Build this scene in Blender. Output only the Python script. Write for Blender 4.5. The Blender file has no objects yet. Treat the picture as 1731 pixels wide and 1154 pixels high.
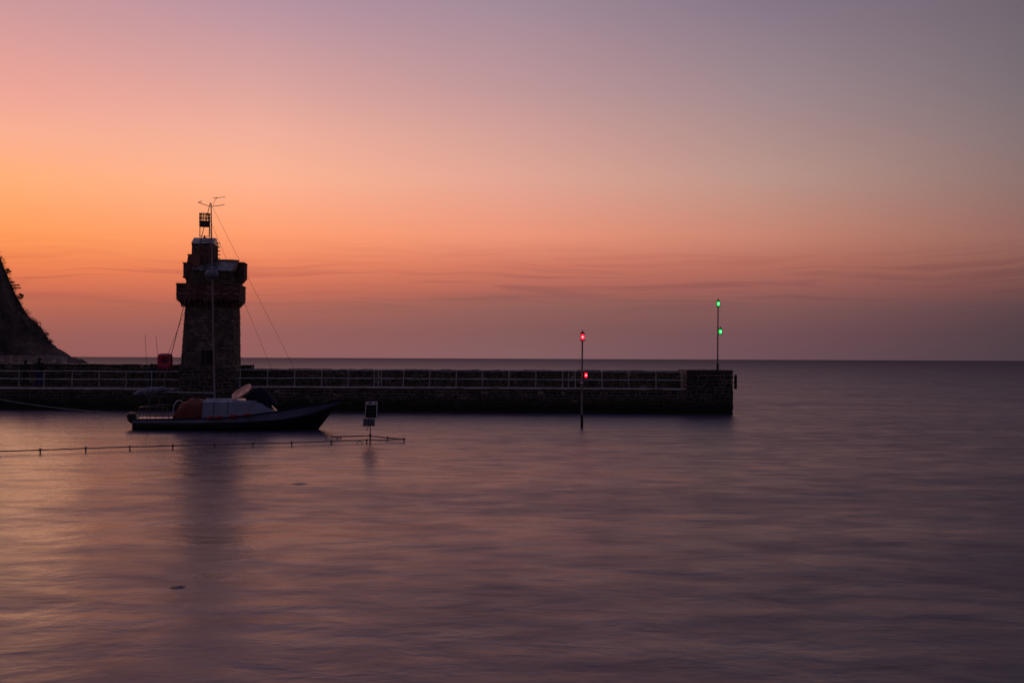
import bpy, math, random
from mathutils import Vector, Matrix, Euler, noise
R = math.radians
rnd = random.Random(7)
sc = bpy.context.scene
col = sc.collection

# ------------------------------------------------------------------ camera
F = 1683.0                       # focal length in photo pixels (35 mm on 36 mm, 1731 px wide)
cd = bpy.data.cameras.new("camera"); cam = bpy.data.objects.new("camera", cd); col.objects.link(cam)
cd.lens = 35.0; cd.sensor_width = 36.0; cd.clip_start = 0.1; cd.clip_end = 90000
CAMROT = Matrix.Rotation(R(90.987), 4, 'X') @ Matrix.Rotation(R(0.24), 4, 'Z')
cam.matrix_world = Matrix.Translation((0, 0, 3.0)) @ CAMROT
sc.camera = cam
def P(px, py, d):
    """world point seen at photo pixel px,py whose distance along +Y is d metres"""
    v = CAMROT.to_3x3() @ Vector(((px - 865.5) / F, (577 - py) / F, -1))
    return Vector((0, 0, 3.0)) + v * (d / v.y)

# ------------------------------------------------------------------ render / exposure
sc.view_settings.view_transform = 'Standard'; sc.view_settings.look = 'None'
sc.view_settings.exposure = 0.0; sc.view_settings.gamma = 1.0
sc.cycles.use_denoising = True
sc.cycles.max_bounces = 6
sc.cycles.sample_clamp_indirect = 4.0

# ------------------------------------------------------------------ world: dusk sky
def lin(c, k=1.0):
    o = []
    for v in c:
        v /= 255.0
        o.append(k * (v / 12.92 if v <= 0.04045 else ((v + 0.055) / 1.055) ** 2.4))
    return tuple(o)
w = bpy.data.worlds.new("World"); sc.world = w; w.use_nodes = True
nt = w.node_tree; nt.nodes.clear()
N = nt.nodes.new; L = nt.links.new
def math_node(op, a, b=None, c=None):
    n = N('ShaderNodeMath'); n.operation = op
    for i, v in enumerate((a, b, c)):
        if v is None: continue
        if isinstance(v, (int, float)): n.inputs[i].default_value = v
        else: L(v, n.inputs[i])
    return n.outputs[0]
tc = N('ShaderNodeTexCoord'); sep = N('ShaderNodeSeparateXYZ'); L(tc.outputs['Generated'], sep.inputs[0])
az = math_node('ARCTAN2', sep.outputs[0], sep.outputs[1])          # 0 = straight ahead, + = right
el = math_node('ARCSINE', math_node('MINIMUM', math_node('MAXIMUM', sep.outputs[2], -1.0), 1.0))
# thin wavy cloud streaks low in the sky: they nudge the elevation that is looked up
cb0 = N('ShaderNodeCombineXYZ'); L(math_node('MULTIPLY', az, 9.0), cb0.inputs[0]); L(math_node('MULTIPLY', el, 22.0), cb0.inputs[1]); cb0.inputs[2].default_value = 3.7
nw = N('ShaderNodeTexNoise'); nw.inputs['Scale'].default_value = 1.0; nw.inputs['Detail'].default_value = 1.5; L(cb0.outputs[0], nw.inputs['Vector'])
wave = math_node('MULTIPLY', math_node('SUBTRACT', nw.outputs['Fac'], 0.5), 2.2)
cb = N('ShaderNodeCombineXYZ'); L(math_node('MULTIPLY', az, 4.2), cb.inputs[0]); L(math_node('ADD', math_node('MULTIPLY', el, 115.0), wave), cb.inputs[1])
nz = N('ShaderNodeTexNoise'); nz.inputs['Scale'].default_value = 1.0; nz.inputs['Detail'].default_value = 4.0
nz.inputs['Distortion'].default_value = 1.3; nz.inputs['Roughness'].default_value = 0.5; L(cb.outputs[0], nz.inputs['Vector'])
cr = N('ShaderNodeValToRGB'); cr.color_ramp.elements[0].position = 0.46; cr.color_ramp.elements[1].position = 0.66
cr.color_ramp.elements[0].color = (0, 0, 0, 1); cr.color_ramp.elements[1].color = (1, 1, 1, 1); cr.color_ramp.interpolation = 'EASE'
L(nz.outputs['Fac'], cr.inputs[0])
band = N('ShaderNodeValToRGB')
band.color_ramp.elements[0].position = 0.0; band.color_ramp.elements[0].color = (0, 0, 0, 1)
band.color_ramp.elements[1].position = 1.0; band.color_ramp.elements[1].color = (0, 0, 0, 1)
for p_, v_ in ((0.25, 0.05), (0.38, 0.8), (0.50, 1.0), (0.62, 0.45), (0.78, 0.08)):
    e = band.color_ramp.elements.new(p_); e.color = (v_, v_, v_, 1)
L(math_node('DIVIDE', el, R(9.0)), band.inputs[0])
streak = math_node('MULTIPLY', cr.outputs[0], band.outputs[0])
COLS = [  # azimuth (photo column), colours at photo rows
    (0,    [(150,92,88),(156,94,88),(178,98,82),(206,106,80),(236,124,78),(254,150,84),(255,172,116),(248,172,142),(236,162,148),(204,150,152)]),
    (433,  [(148,95,95),(150,94,92),(170,98,88),(200,106,86),(232,126,90),(254,153,106),(252,176,142),(238,172,152),(220,162,154),(182,144,158)]),
    (866,  [(132,94,97),(131,89,90),(142,92,89),(174,98,88),(206,116,96),(234,145,117),(224,162,145),(208,156,148),(190,148,150),(160,135,150)]),
    (1300, [(108,78,86),(112,78,84),(126,84,85),(150,90,87),(176,104,91),(196,128,109),(184,145,134),(170,138,136),(156,133,138),(131,115,131)]),
    (1731, [(78,62,70),(80,62,70),(90,66,72),(112,72,74),(134,86,80),(148,100,92),(139,111,108),(131,111,113),(121,108,114),(109,97,108)]),
]
ROWS = [600, 560, 520, 490, 450, 400, 300, 220, 150, 0]
HI_ = [(lin((150,135,170)), 35), (lin((120,112,150)), 55), (lin((98,96,135)), 90)]
def ramp(stops):
    n = N('ShaderNodeValToRGB'); els = n.color_ramp.elements
    while len(els) > 1: els.remove(els[-1])
    first = True
    for p_, c_ in stops:
        e = els[0] if first else els.new(p_)
        e.position = p_; e.color = (*c_, 1); first = False
    return n
elf = math_node('DIVIDE', math_node('ADD', math_node('MULTIPLY', streak, R(-0.40)), el), R(90))
elf = math_node('MAXIMUM', elf, 0.0)
columns = []
dim = [1.0, .88, .72, .55, .42]
for ci, (px, cs) in enumerate(COLS):
    a_ = math.atan((px - 865.5) / F); st = []
    for y, c_ in zip(ROWS, cs):
        hor = 603.2 + px * 0.0042
        e_ = math.atan((hor - y) / F * math.cos(a_)) / R(90)
        st.append((e_, lin(c_)))
    st.append((35 / 90, tuple(v * dim[ci] for v in HI_[0][0]))); st.append((55 / 90, tuple(v * dim[ci] for v in HI_[1][0]))); st.append((1.0, tuple(v * .8 for v in HI_[2][0])))
    columns.append((a_, st))
far_l = [(0, lin((150,92,80))), (.08, lin((235,130,70))), (.2, lin((240,165,115))), (.4, lin((150,125,150))), (.65, lin((105,100,140))), (1, tuple(v * .8 for v in HI_[2][0]))]
far_r = [(0, lin((52,46,62))), (.08, lin((66,56,74))), (.2, lin((78,70,92))), (.4, lin((80,76,104))), (.65, lin((86,84,118))), (1, tuple(v * .8 for v in HI_[2][0]))]
back = [(0, lin((66,55,61))), (.1, lin((82,70,78))), (.3, lin((84,76,92))), (.65, lin((86,82,112))), (1, tuple(v * .8 for v in HI_[2][0]))]
columns = [(-math.pi, back), (R(-105), back), (R(-50), far_l)] + columns + [(R(70), far_r), (R(150), back)]
out = None
for i, (a_, st) in enumerate(columns):
    rn = ramp(st); L(elf, rn.inputs[0])
    if out is None: out = rn.outputs[0]; prev = a_; continue
    mr = N('ShaderNodeMapRange'); mr.inputs['From Min'].default_value = prev; mr.inputs['From Max'].default_value = a_
    L(az, mr.inputs['Value'])
    mx = N('ShaderNodeMix'); mx.data_type = 'RGBA'
    L(mr.outputs[0], mx.inputs[0]); L(out, mx.inputs[6]); L(rn.outputs[0], mx.inputs[7]); out = mx.outputs[2]; prev = a_
dk = N('ShaderNodeMix'); dk.data_type = 'RGBA'; dk.blend_type = 'MULTIPLY'
L(math_node('MULTIPLY', streak, 0.45), dk.inputs[0]); L(out, dk.inputs[6]); dk.inputs[7].default_value = (0.80, 0.74, 0.82, 1)
bg = N('ShaderNodeBackground'); bg.inputs[1].default_value = 1.0; L(dk.outputs[2], bg.inputs[0])
sky = N('ShaderNodeTexSky'); sky.sky_type = 'NISHITA'; sky.sun_disc = False
sky.sun_elevation = R(-2.0); sky.sun_rotation = R(-33); sky.dust_density = 2.0
bg2 = N('ShaderNodeBackground'); bg2.inputs[1].default_value = 0.05; L(sky.outputs[0], bg2.inputs[0])
ad = N('ShaderNodeAddShader'); L(bg.outputs[0], ad.inputs[0]); L(bg2.outputs[0], ad.inputs[1])
wo = N('ShaderNodeOutputWorld'); L(ad.outputs[0], wo.inputs[0])

# the last glow of the sun, just set behind the headland on the left
sl = bpy.data.lights.new("sun", 'SUN'); sun = bpy.data.objects.new("sun", sl); col.objects.link(sun)
sl.energy = 0.12; sl.angle = R(20); sl.color = (1.0, 0.55, 0.30)
sd = Vector((math.sin(R(-33)), math.cos(R(-33)), math.tan(R(3))))
sun.rotation_euler = sd.to_track_quat('Z', 'Y').to_euler()

# ------------------------------------------------------------------ materials
def mat(name, base=(.5, .5, .5), rough=.7, metal=0.0, spec=.5, var=0.0, vscale=3.0, bump=0.0, bscale=20.0, second=None, emis=None, estr=0.0, vmap=None):
    m = bpy.data.materials.new(name); m.use_nodes = True; t = m.node_tree; b = t.nodes['Principled BSDF']
    b.inputs['Base Color'].default_value = (*base, 1); b.inputs['Roughness'].default_value = rough
    b.inputs['Metallic'].default_value = metal; b.inputs['Specular IOR Level'].default_value = spec
    c = t.nodes.new('ShaderNodeTexCoord')
    n = t.nodes.new('ShaderNodeTexNoise'); n.inputs['Scale'].default_value = vscale; n.inputs['Detail'].default_value = 6
    t.links.new(c.outputs['Object'], n.inputs['Vector'])
    r = t.nodes.new('ShaderNodeValToRGB'); r.color_ramp.elements[0].position = .35; r.color_ramp.elements[1].position = .65
    s2 = second if second else tuple(v * (1 - var) for v in base)
    r.color_ramp.elements[0].color = (*s2, 1); r.color_ramp.elements[1].color = (*tuple(min(1, v * (1 + .4 * var)) for v in base), 1)
    t.links.new(n.outputs['Fac'], r.inputs[0]); t.links.new(r.outputs[0], b.inputs['Base Color'])
    if bump:
        n2 = t.nodes.new('ShaderNodeTexNoise'); n2.inputs['Scale'].default_value = bscale; n2.inputs['Detail'].default_value = 5
        t.links.new(c.outputs['Object'], n2.inputs['Vector'])
        bp = t.nodes.new('ShaderNodeBump'); bp.inputs['Strength'].default_value = bump; bp.inputs['Distance'].default_value = .02
        t.links.new(n2.outputs['Fac'], bp.inputs['Height']); t.links.new(bp.outputs[0], b.inputs['Normal'])
    if emis:
        b.inputs['Emission Color'].default_value = (*emis, 1); b.inputs['Emission Strength'].default_value = estr
    return m

def stone_mat(name, stops, rough=.8, weed=False, spec=.4):
    """each stone (mesh island) takes its own tone; weed-dark near the water if asked"""
    m = bpy.data.materials.new(name); m.use_nodes = True; t = m.node_tree; b = t.nodes['Principled BSDF']
    NN = t.nodes.new; LL = t.links.new
    g = NN('ShaderNodeNewGeometry'); r = NN('ShaderNodeValToRGB'); r.color_ramp.interpolation = 'CONSTANT'
    els = r.color_ramp.elements
    els[0].position = 0; els[0].color = (*stops[0][1], 1); els[1].position = stops[1][0]; els[1].color = (*stops[1][1], 1)
    for p_, c_ in stops[2:]:
        e = els.new(p_); e.color = (*c_, 1)
    LL(g.outputs['Random Per Island'], r.inputs[0])
    c = NN('ShaderNodeTexCoord'); n = NN('ShaderNodeTexNoise'); n.inputs['Scale'].default_value = 1.3; n.inputs['Detail'].default_value = 8
    n.inputs['Roughness'].default_value = .7; LL(c.outputs['Object'], n.inputs['Vector'])
    mr = NN('ShaderNodeMapRange'); mr.inputs['From Min'].default_value = .3; mr.inputs['From Max'].default_value = .7
    mr.inputs['To Min'].default_value = .35; mr.inputs['To Max'].default_value = 1.5; LL(n.outputs['Fac'], mr.inputs['Value'])
    mx = NN('ShaderNodeMix'); mx.data_type = 'RGBA'; mx.blend_type = 'MULTIPLY'; mx.inputs[0].default_value = 1
    LL(r.outputs[0], mx.inputs[6]); LL(mr.outputs[0], mx.inputs[7]); last = mx.outputs[2]
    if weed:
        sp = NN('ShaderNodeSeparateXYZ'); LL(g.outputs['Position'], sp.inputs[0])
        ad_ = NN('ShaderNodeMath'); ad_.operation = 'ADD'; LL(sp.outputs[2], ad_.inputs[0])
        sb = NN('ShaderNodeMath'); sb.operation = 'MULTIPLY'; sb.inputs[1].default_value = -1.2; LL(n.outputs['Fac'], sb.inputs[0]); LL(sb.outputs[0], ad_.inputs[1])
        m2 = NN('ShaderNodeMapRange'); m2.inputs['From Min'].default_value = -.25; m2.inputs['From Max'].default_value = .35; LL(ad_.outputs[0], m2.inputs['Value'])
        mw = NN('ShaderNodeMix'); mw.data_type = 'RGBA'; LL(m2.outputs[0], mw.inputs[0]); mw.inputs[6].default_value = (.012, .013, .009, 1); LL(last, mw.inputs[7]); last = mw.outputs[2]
    LL(last, b.inputs['Base Color']); b.inputs['Roughness'].default_value = rough; b.inputs['Specular IOR Level'].default_value = spec
    n2 = NN('ShaderNodeTexNoise'); n2.inputs['Scale'].default_value = 14; n2.inputs['Detail'].default_value = 6; LL(c.outputs['Object'], n2.inputs['Vector'])
    bp = NN('ShaderNodeBump'); bp.inputs['Strength'].default_value = .6; bp.inputs['Distance'].default_value = .03; LL(n2.outputs['Fac'], bp.inputs['Height']); LL(bp.outputs[0], b.inputs['Normal'])
    return m

M = {}
M['tower_stone'] = stone_mat('tower_stone', [(0, (.040,.028,.024)), (.18, (.08,.054,.043)), (.42, (.115,.078,.06)), (.62, (.05,.037,.033)), (.80, (.17,.12,.10)), (.95, (.42,.33,.30))])
M['brick'] = stone_mat('red_brick', [(0, (.12,.046,.036)), (.3, (.17,.066,.05)), (.6, (.09,.042,.035)), (.85, (.21,.09,.07)), (.95, (.28,.19,.16))])
M['mortar'] = mat('lime_mortar', (.21, .16, .14), .9, var=.5, vscale=2.5, bump=.4)
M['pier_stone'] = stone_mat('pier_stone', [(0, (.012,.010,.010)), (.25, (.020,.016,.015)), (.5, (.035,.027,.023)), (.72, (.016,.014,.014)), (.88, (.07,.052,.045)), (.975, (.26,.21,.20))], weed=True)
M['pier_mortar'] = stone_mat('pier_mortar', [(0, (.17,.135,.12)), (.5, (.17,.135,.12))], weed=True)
M['coping'] = mat('worn_pale_concrete', (.32, .28, .27), .55, var=.7, vscale=1.6, bump=.5)
M['deck'] = mat('pier_deck_stone', (.16, .145, .135), .6, var=.5, vscale=2.0, bump=.5)
M['slate'] = stone_mat('roof_slate', [(0, (.07,.07,.085)), (.3, (.17,.17,.20)), (.6, (.10,.10,.12)), (.8, (.30,.30,.36)), (.92, (.05,.05,.06))], rough=.32, spec=.8)
M['iron'] = mat('black_iron', (.02, .017, .016), .6, metal=.3, var=.4, vscale=8)
M['galv'] = mat('galvanised_steel', (.42, .42, .44), .38, metal=.6, var=.45, vscale=5)
M['polepaint'] = mat('weathered_grey_pole', (.20, .19, .20), .45, metal=.3, var=.4, vscale=4)
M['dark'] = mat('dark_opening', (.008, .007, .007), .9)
M['redbox'] = mat('red_fibreglass', (.44, .002, .06), .35, var=.25, vscale=4)
M['redshell2'] = mat('orange_buoy', (.6, .10, .02), .5, var=.2)
M['rust'] = mat('rusty_pipe', (.30, .20, .19), .65, var=.5, vscale=12, bump=.4, bscale=40)
M['rope'] = mat('pale_rope', (.45, .42, .42), .8, var=.3, vscale=20)
M['hull'] = mat('black_hull_paint', (.008, .008, .011), .28, var=.4, vscale=3)
M['topside'] = mat('blue_grey_topsides', (.15, .165, .27), .3, var=.25, vscale=2)
M['gel'] = mat('pale_gelcoat', (.17, .20, .30), .3, var=.15, vscale=3)
M['orange'] = mat('orange_red_canvas', (.13, .016, .005), .75, var=.45, vscale=4, bump=.4, bscale=8)
M['navy'] = mat('navy_canvas', (.010, .011, .028), .95, spec=.1, var=.3, bump=.3, bscale=9)
M['tan'] = mat('painted_sky_reflection', (.85, .45, .30), .35, var=.35, vscale=5)  # windscreen pane: orange sky reflection put into the base colour
M['sail'] = mat('grey_sail_cloth', (.20, .20, .26), .8, var=.4, vscale=4, bump=.6, bscale=10)
M['alloy'] = mat('dull_alloy_mast', (.22, .21, .25), .4, metal=.4, var=.2)
M['wire'] = mat('rigging_wire', (.12, .10, .10), .5, metal=.5)
M['fender'] = mat('red_fender_vinyl', (.20, .018, .02), .5, var=.3)
M['panelf'] = mat('panel_frame', (.48, .44, .52), .45, metal=.2, var=.2)
M['panel'] = mat('solar_cell', (.004, .004, .007), .6, var=.2, spec=.15)
M['box'] = mat('grey_control_box', (.11, .115, .15), .5, var=.35, vscale=8)
M['tip'] = mat('pale_solder_dot', (.45, .45, .42), .4)
M['glass_red'] = mat('lit_red_lens', (.4, .0, .01), .3, emis=(1.0, .004, .02), estr=3.5)
M['bulb_red'] = mat('lit_red_bulb', (1, .4, .4), .3, emis=(1.0, .16, .16), estr=7)
M['glass_green'] = mat('lit_green_lens', (.0, .4, .1), .3, emis=(.0, .80, .08), estr=2.2)
M['bulb_green'] = mat('lit_green_bulb', (.4, 1, .5), .3, emis=(.16, 1.0, .32), estr=6)
M['hill'] = mat('cliff_rock_and_scrub', (.085, .052, .040), .95, var=.6, vscale=.12, bump=1.0, bscale=.8, second=(.026, .019, .014))
M['leaf'] = mat('dark_scrub_leaves', (.035, .032, .018), .9, var=.4, vscale=.3)
M['bark'] = mat('bark', (.03, .022, .018), .9)
M['seawall'] = mat('pale_rubble_wall', (.5, .40, .37), .85, var=.75, vscale=.9, bump=1.0, bscale=2.0)
M['skin'] = mat('skin', (.35, .20, .15), .6)
M['coat_dark'] = mat('dark_coat', (.012, .012, .015), .85, bump=.3)
M['coat_blue'] = mat('blue_trousers', (.015, .015, .10), .8, bump=.3)
M['coat_navy'] = mat('navy_jacket', (.012, .022, .05), .8, bump=.3)
M['hair'] = mat('dark_hair', (.015, .01, .008), .7)
M['weed'] = mat('wet_seaweed', (.02, .016, .012), .4, var=.3, bump=.6, bscale=30)

# ------------------------------------------------------------------ mesh builder
class MB:
    def __init__(s): s.v = []; s.f = []; s.smooth = []
    def add(s, vs, fs, smooth=False):
        k = len(s.v); s.v += [tuple(v) for v in vs]
        for f in fs: s.f.append(tuple(i + k for i in f)); s.smooth.append(smooth)
    def hexa(s, c):      # 8 corners: bottom 4 (ccw), top 4
        s.add(c, [(3,2,1,0), (4,5,6,7), (0,1,5,4), (1,2,6,5), (2,3,7,6), (3,0,4,7)])
    def box(s, x0, x1, y0, y1, z0, z1, f=None):
        c = [Vector(p) for p in ((x0,y0,z0),(x1,y0,z0),(x1,y1,z0),(x0,y1,z0),(x0,y0,z1),(x1,y0,z1),(x1,y1,z1),(x0,y1,z1))]
        if f: c = [f(p) for p in c]
        s.hexa(c)
    def cbox(s, x0, x1, y0, y1, z0, z1, b=.02, f=None):
        """box with chamfered edges (chamfer b)"""
        vs = []; idx = {}
        X = (x0, x1); Y = (y0, y1); Z = (z0, z1)
        for i in (0, 1):
            for j in (0, 1):
                for k in (0, 1):
                    sx = b if i == 0 else -b; sy = b if j == 0 else -b; sz = b if k == 0 else -b
                    idx[i, j, k, 0] = len(vs); vs.append((X[i], Y[j] + sy, Z[k] + sz))
                    idx[i, j, k, 1] = len(vs); vs.append((X[i] + sx, Y[j], Z[k] + sz))
                    idx[i, j, k, 2] = len(vs); vs.append((X[i] + sx, Y[j] + sy, Z[k]))
        fs = []
        q = lambda a: fs.append(a)
        I = idx
        q((I[0,0,0,0], I[0,0,1,0], I[0,1,1,0], I[0,1,0,0])); q((I[1,0,0,0], I[1,1,0,0], I[1,1,1,0], I[1,0,1,0]))
        q((I[0,0,0,1], I[1,0,0,1], I[1,0,1,1], I[0,0,1,1])); q((I[0,1,0,1], I[0,1,1,1], I[1,1,1,1], I[1,1,0,1]))
        q((I[0,0,0,2], I[0,1,0,2], I[1,1,0,2], I[1,0,0,2])); q((I[0,0,1,2], I[1,0,1,2], I[1,1,1,2], I[0,1,1,2]))
        for j in (0, 1):
            for k in (0, 1): q((I[0,j,k,1], I[1,j,k,1], I[1,j,k,2], I[0,j,k,2]))
        for i in (0, 1):
            for k in (0, 1): q((I[i,0,k,0], I[i,1,k,0], I[i,1,k,2], I[i,0,k,2]))
        for i in (0, 1):
            for j in (0, 1): q((I[i,j,0,0], I[i,j,1,0], I[i,j,1,1], I[i,j,0,1]))
        for i in (0, 1):
            for j in (0, 1):
                for k in (0, 1): q((I[i,j,k,0], I[i,j,k,1], I[i,j,k,2]))
        if f: vs = [f(Vector(p)) for p in vs]
        s.add(vs, fs)
    def tube(s, pts, r, n=8, caps=True):
        pts = [Vector(p) for p in pts]
        rs = r if isinstance(r, (list, tuple)) else [r] * len(pts)
        vs = []; fs = []
        up = None
        for i, p in enumerate(pts):
            d = (pts[min(i+1, len(pts)-1)] - pts[max(i-1, 0)]).normalized()
            if up is None:
                up = Vector((0, 0, 1)) if abs(d.z) < .9 else Vector((1, 0, 0))
            a = d.cross(up).normalized(); b_ = a.cross(d).normalized(); up = b_
            for k in range(n):
                t = 2 * math.pi * k / n
                vs.append(p + (a * math.cos(t) + b_ * math.sin(t)) * rs[i])
        for i in range(len(pts) - 1):
            for k in range(n):
                fs.append((i*n+k, i*n+(k+1) % n, (i+1)*n+(k+1) % n, (i+1)*n+k))
        s.add(vs, fs, True)
        if caps:
            s.add(vs[:n], [tuple(range(n))]); s.add(vs[-n:], [tuple(reversed(range(n)))])
    def lathe(s, c, prof, n=16, axis='Z'):
        vs = []; fs = []; c = Vector(c)
        for r, z in prof:
            for k in range(n):
                t = 2 * math.pi * k / n
                vs.append(c + Vector((r * math.cos(t), r * math.sin(t), z)))
        for i in range(len(prof) - 1):
            for k in range(n): fs.append((i*n+k, i*n+(k+1) % n, (i+1)*n+(k+1) % n, (i+1)*n+k))
        s.add(vs, fs, True)
        if prof[0][0] > 1e-4: s.add(vs[:n], [tuple(reversed(range(n)))])
        if prof[-1][0] > 1e-4: s.add(vs[-n:], [tuple(range(n))])
    def ball(s, c, r, n=10, sc_=(1, 1, 1)):
        prof = []
        for i in range(n + 1):
            t = math.pi * i / n
            prof.append((max(1e-5, r * math.sin(t)), -r * math.cos(t)))
        k = len(s.v); s.lathe((0, 0, 0), prof, n * 2)
        c = Vector(c)
        for i in range(k, len(s.v)):
            v = s.v[i]; s.v[i] = (c.x + v[0] * sc_[0], c.y + v[1] * sc_[1], c.z + v[2] * sc_[2])
    def build(s, name, m, parent=None, M4=None):
        me = bpy.data.meshes.new(name)
        vs = [tuple(M4 @ Vector(v)) for v in s.v] if M4 else s.v
        me.from_pydata(vs, [], s.f); me.polygons.foreach_set('use_smooth', s.smooth)
        me.materials.append(m); me.update()
        o = bpy.data.objects.new(name, me); col.objects.link(o)
        if parent: o.parent = parent
        return o
def tag(o, label=None, cat=None, group=None, kind=None):
    if label: o['label'] = label
    if cat: o['category'] = cat
    if group: o['group'] = group
    if kind: o['kind'] = kind
    return o
def empty(name, loc=(0, 0, 0), rz=0.0):
    o = bpy.data.objects.new(name, None); col.objects.link(o); o.location = loc; o.rotation_euler = (0, 0, rz); o.empty_display_size = .3
    return o

def relief(mb, f, W, H, ch=.15, sl=.3, out=.03, gap=.012, skip=None, jit=.75, cham=.012):
    """rubble masonry: irregular coursed stones standing proud of a wall. f(s, t, o) -> point"""
    t = 0.0
    while t < H - .02:
        h = min(ch * rnd.uniform(.7, 1.35), H - t)
        s_ = -sl * rnd.random()
        while s_ < W:
            l = sl * rnd.uniform(.5, 1.6); a = max(s_, 0); b = min(s_ + l, W); s_ += l
            if b - a < .04: continue
            if skip and skip((a + b) / 2, t + h / 2): continue
            o = out * rnd.uniform(.3, 1.3); g = gap
            js = lambda: rnd.uniform(-1, 1) * jit * min(h, .12) * .35
            c = [[a + g + abs(js()), t + g + abs(js())], [b - g - abs(js()), t + g + abs(js())], [b - g - abs(js()), t + h - g - abs(js())], [a + g + abs(js()), t + h - g - abs(js())]]
            if a <= 0: c[0][0] = c[3][0] = 0
            if b >= W: c[1][0] = c[2][0] = W
            cx = (a + b) / 2; cy = t + h / 2
            if ch > .12:      # courses wander up and down like rubble
                for p in c: p[1] += ch * .9 * noise.noise(Vector((p[0] * 1.1, p[1] * 1.5, W))) * math.sin(math.pi * min(1, max(0, p[1] / H)))
            inner = [[p[0] + (cham if p[0] < cx else -cham), p[1] + (cham if p[1] < cy else -cham)] for p in c]
            vs = [f(p[0], p[1], -.005) for p in c] + [f(p[0], p[1], o + rnd.uniform(-.2, .2) * out) for p in inner]
            mb.add(vs, [(4,5,6,7), (0,1,5,4), (1,2,6,5), (2,3,7,6), (3,0,4,7)])
        t += h

# ------------------------------------------------------------------ sea
def make_sea():
    m = bpy.data.materials.new('evening_sea_water'); m.use_nodes = True; t = m.node_tree; b = t.nodes['Principled BSDF']
    NN = t.nodes.new; LL = t.links.new
    b.inputs['Base Color'].default_value = (.038, .029, .058, 1); b.inputs['IOR'].default_value = 1.333
    b.inputs['Specular IOR Level'].default_value = .5
    c = NN('ShaderNodeTexCoord')
    def nz_(sx, sy, det, rough=.5, dist=0.0, off=0.0, rot=0.0):
        mp = NN('ShaderNodeMapping'); mp.inputs['Scale'].default_value = (sx, sy, 1); mp.inputs['Location'].default_value = (off, off * .7, off * .3)
        mp.inputs['Rotation'].default_value = (0, 0, rot)
        LL(c.outputs['Object'], mp.inputs[0]); n = NN('ShaderNodeTexNoise'); n.inputs['Scale'].default_value = 1; n.inputs['Detail'].default_value = det
        n.inputs['Roughness'].default_value = rough; n.inputs['Distortion'].default_value = dist; LL(mp.outputs[0], n.inputs['Vector']); return n.outputs['Fac']
    def mul(a, k):
        n = NN('ShaderNodeMath'); n.operation = 'MULTIPLY'; LL(a, n.inputs[0]); n.inputs[1].default_value = k; return n.outputs[0]
    def add(a, b_):
        n = NN('ShaderNodeMath'); n.operation = 'ADD'; LL(a, n.inputs[0]); LL(b_, n.inputs[1]); return n.outputs[0]
    big = nz_(.13, .22, 3, .5, .6, 11, .12)
    mid = nz_(1.0, 1.5, 3.5, .5, .3, 3, -.1)
    fine = nz_(5.0, 10.0, 3, .55, .3, 7, .05)
    h = add(add(mul(big, .55), mul(mid, .15)), mul(fine, .011))
    bp = NN('ShaderNodeBump'); bp.inputs['Strength'].default_value = 1.0; bp.inputs['Distance'].default_value = .23
    LL(h, bp.inputs['Height']); LL(bp.outputs[0], b.inputs['Normal'])
    # sheltered, glassy water inside the harbour; wind-ruffled and darker out on the open sea
    vm = NN('ShaderNodeMapping'); vm.inputs['Location'].default_value = (32, -6, 0); vm.inputs['Scale'].default_value = (1, .35, 1); LL(c.outputs['Object'], vm.inputs[0])   # the headland shelters the left side
    vd = NN('ShaderNodeVectorMath'); vd.operation = 'LENGTH'; LL(vm.outputs[0], vd.inputs[0])
    lg = NN('ShaderNodeMath'); lg.operation = 'LOGARITHM'; LL(vd.outputs['Value'], lg.inputs[0]); lg.inputs[1].default_value = 10
    patch = nz_(.07, .20, 5, .6, 1.0, 23, .05)
    pz = NN('ShaderNodeMath'); pz.operation = 'MULTIPLY_ADD'; LL(patch, pz.inputs[0]); pz.inputs[1].default_value = .9; pz.inputs[2].default_value = -.45
    patch2 = nz_(.75, 1.5, 4, .55, .5, 41, .1)
    pz2 = NN('ShaderNodeMath'); pz2.operation = 'MULTIPLY_ADD'; LL(patch2, pz2.inputs[0]); pz2.inputs[1].default_value = 1.35; pz2.inputs[2].default_value = -.675
    lz_ = add(add(lg.outputs[0], pz.outputs[0]), pz2.outputs[0])
    mr = NN('ShaderNodeValToRGB'); mr.color_ramp.elements[0].position = 0
    mr.color_ramp.elements[0].color = (.235,) * 3 + (1,)
    mr.color_ramp.elements[1].position = 1.0; mr.color_ramp.elements[1].color = (.74,) * 3 + (1,)
    for p_, v_ in ((.40, .26), (.50, .35), (.62, .46), (.74, .58), (.86, .66)):
        e = mr.color_ramp.elements.new(p_); e.color = (v_, v_, v_, 1)
    LL(mul(lz_, 1 / 3.2), mr.inputs[0]); LL(mr.outputs[0], b.inputs['Roughness'])
    mb = MB(); S = 60000
    # finer cells near the harbour, one connected sheet
    xs = [-S, -3000, -600, -200, -60, 0, 60, 200, 600, 3000, S]; ys = [-S / 2, -600, -60, 0, 30, 60, 120, 300, 900, 4000, S]
    vs = [(x, y, 0) for y in ys for x in xs]; n = len(xs)
    fs = [(j*n+i, j*n+i+1, (j+1)*n+i+1, (j+1)*n+i) for j in range(len(ys)-1) for i in range(n-1)]
    mb.add(vs, fs)
    o = mb.build('sea', m); tag(o, kind='structure', label='calm dusk sea reflecting orange and mauve sky')
make_sea()

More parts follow.
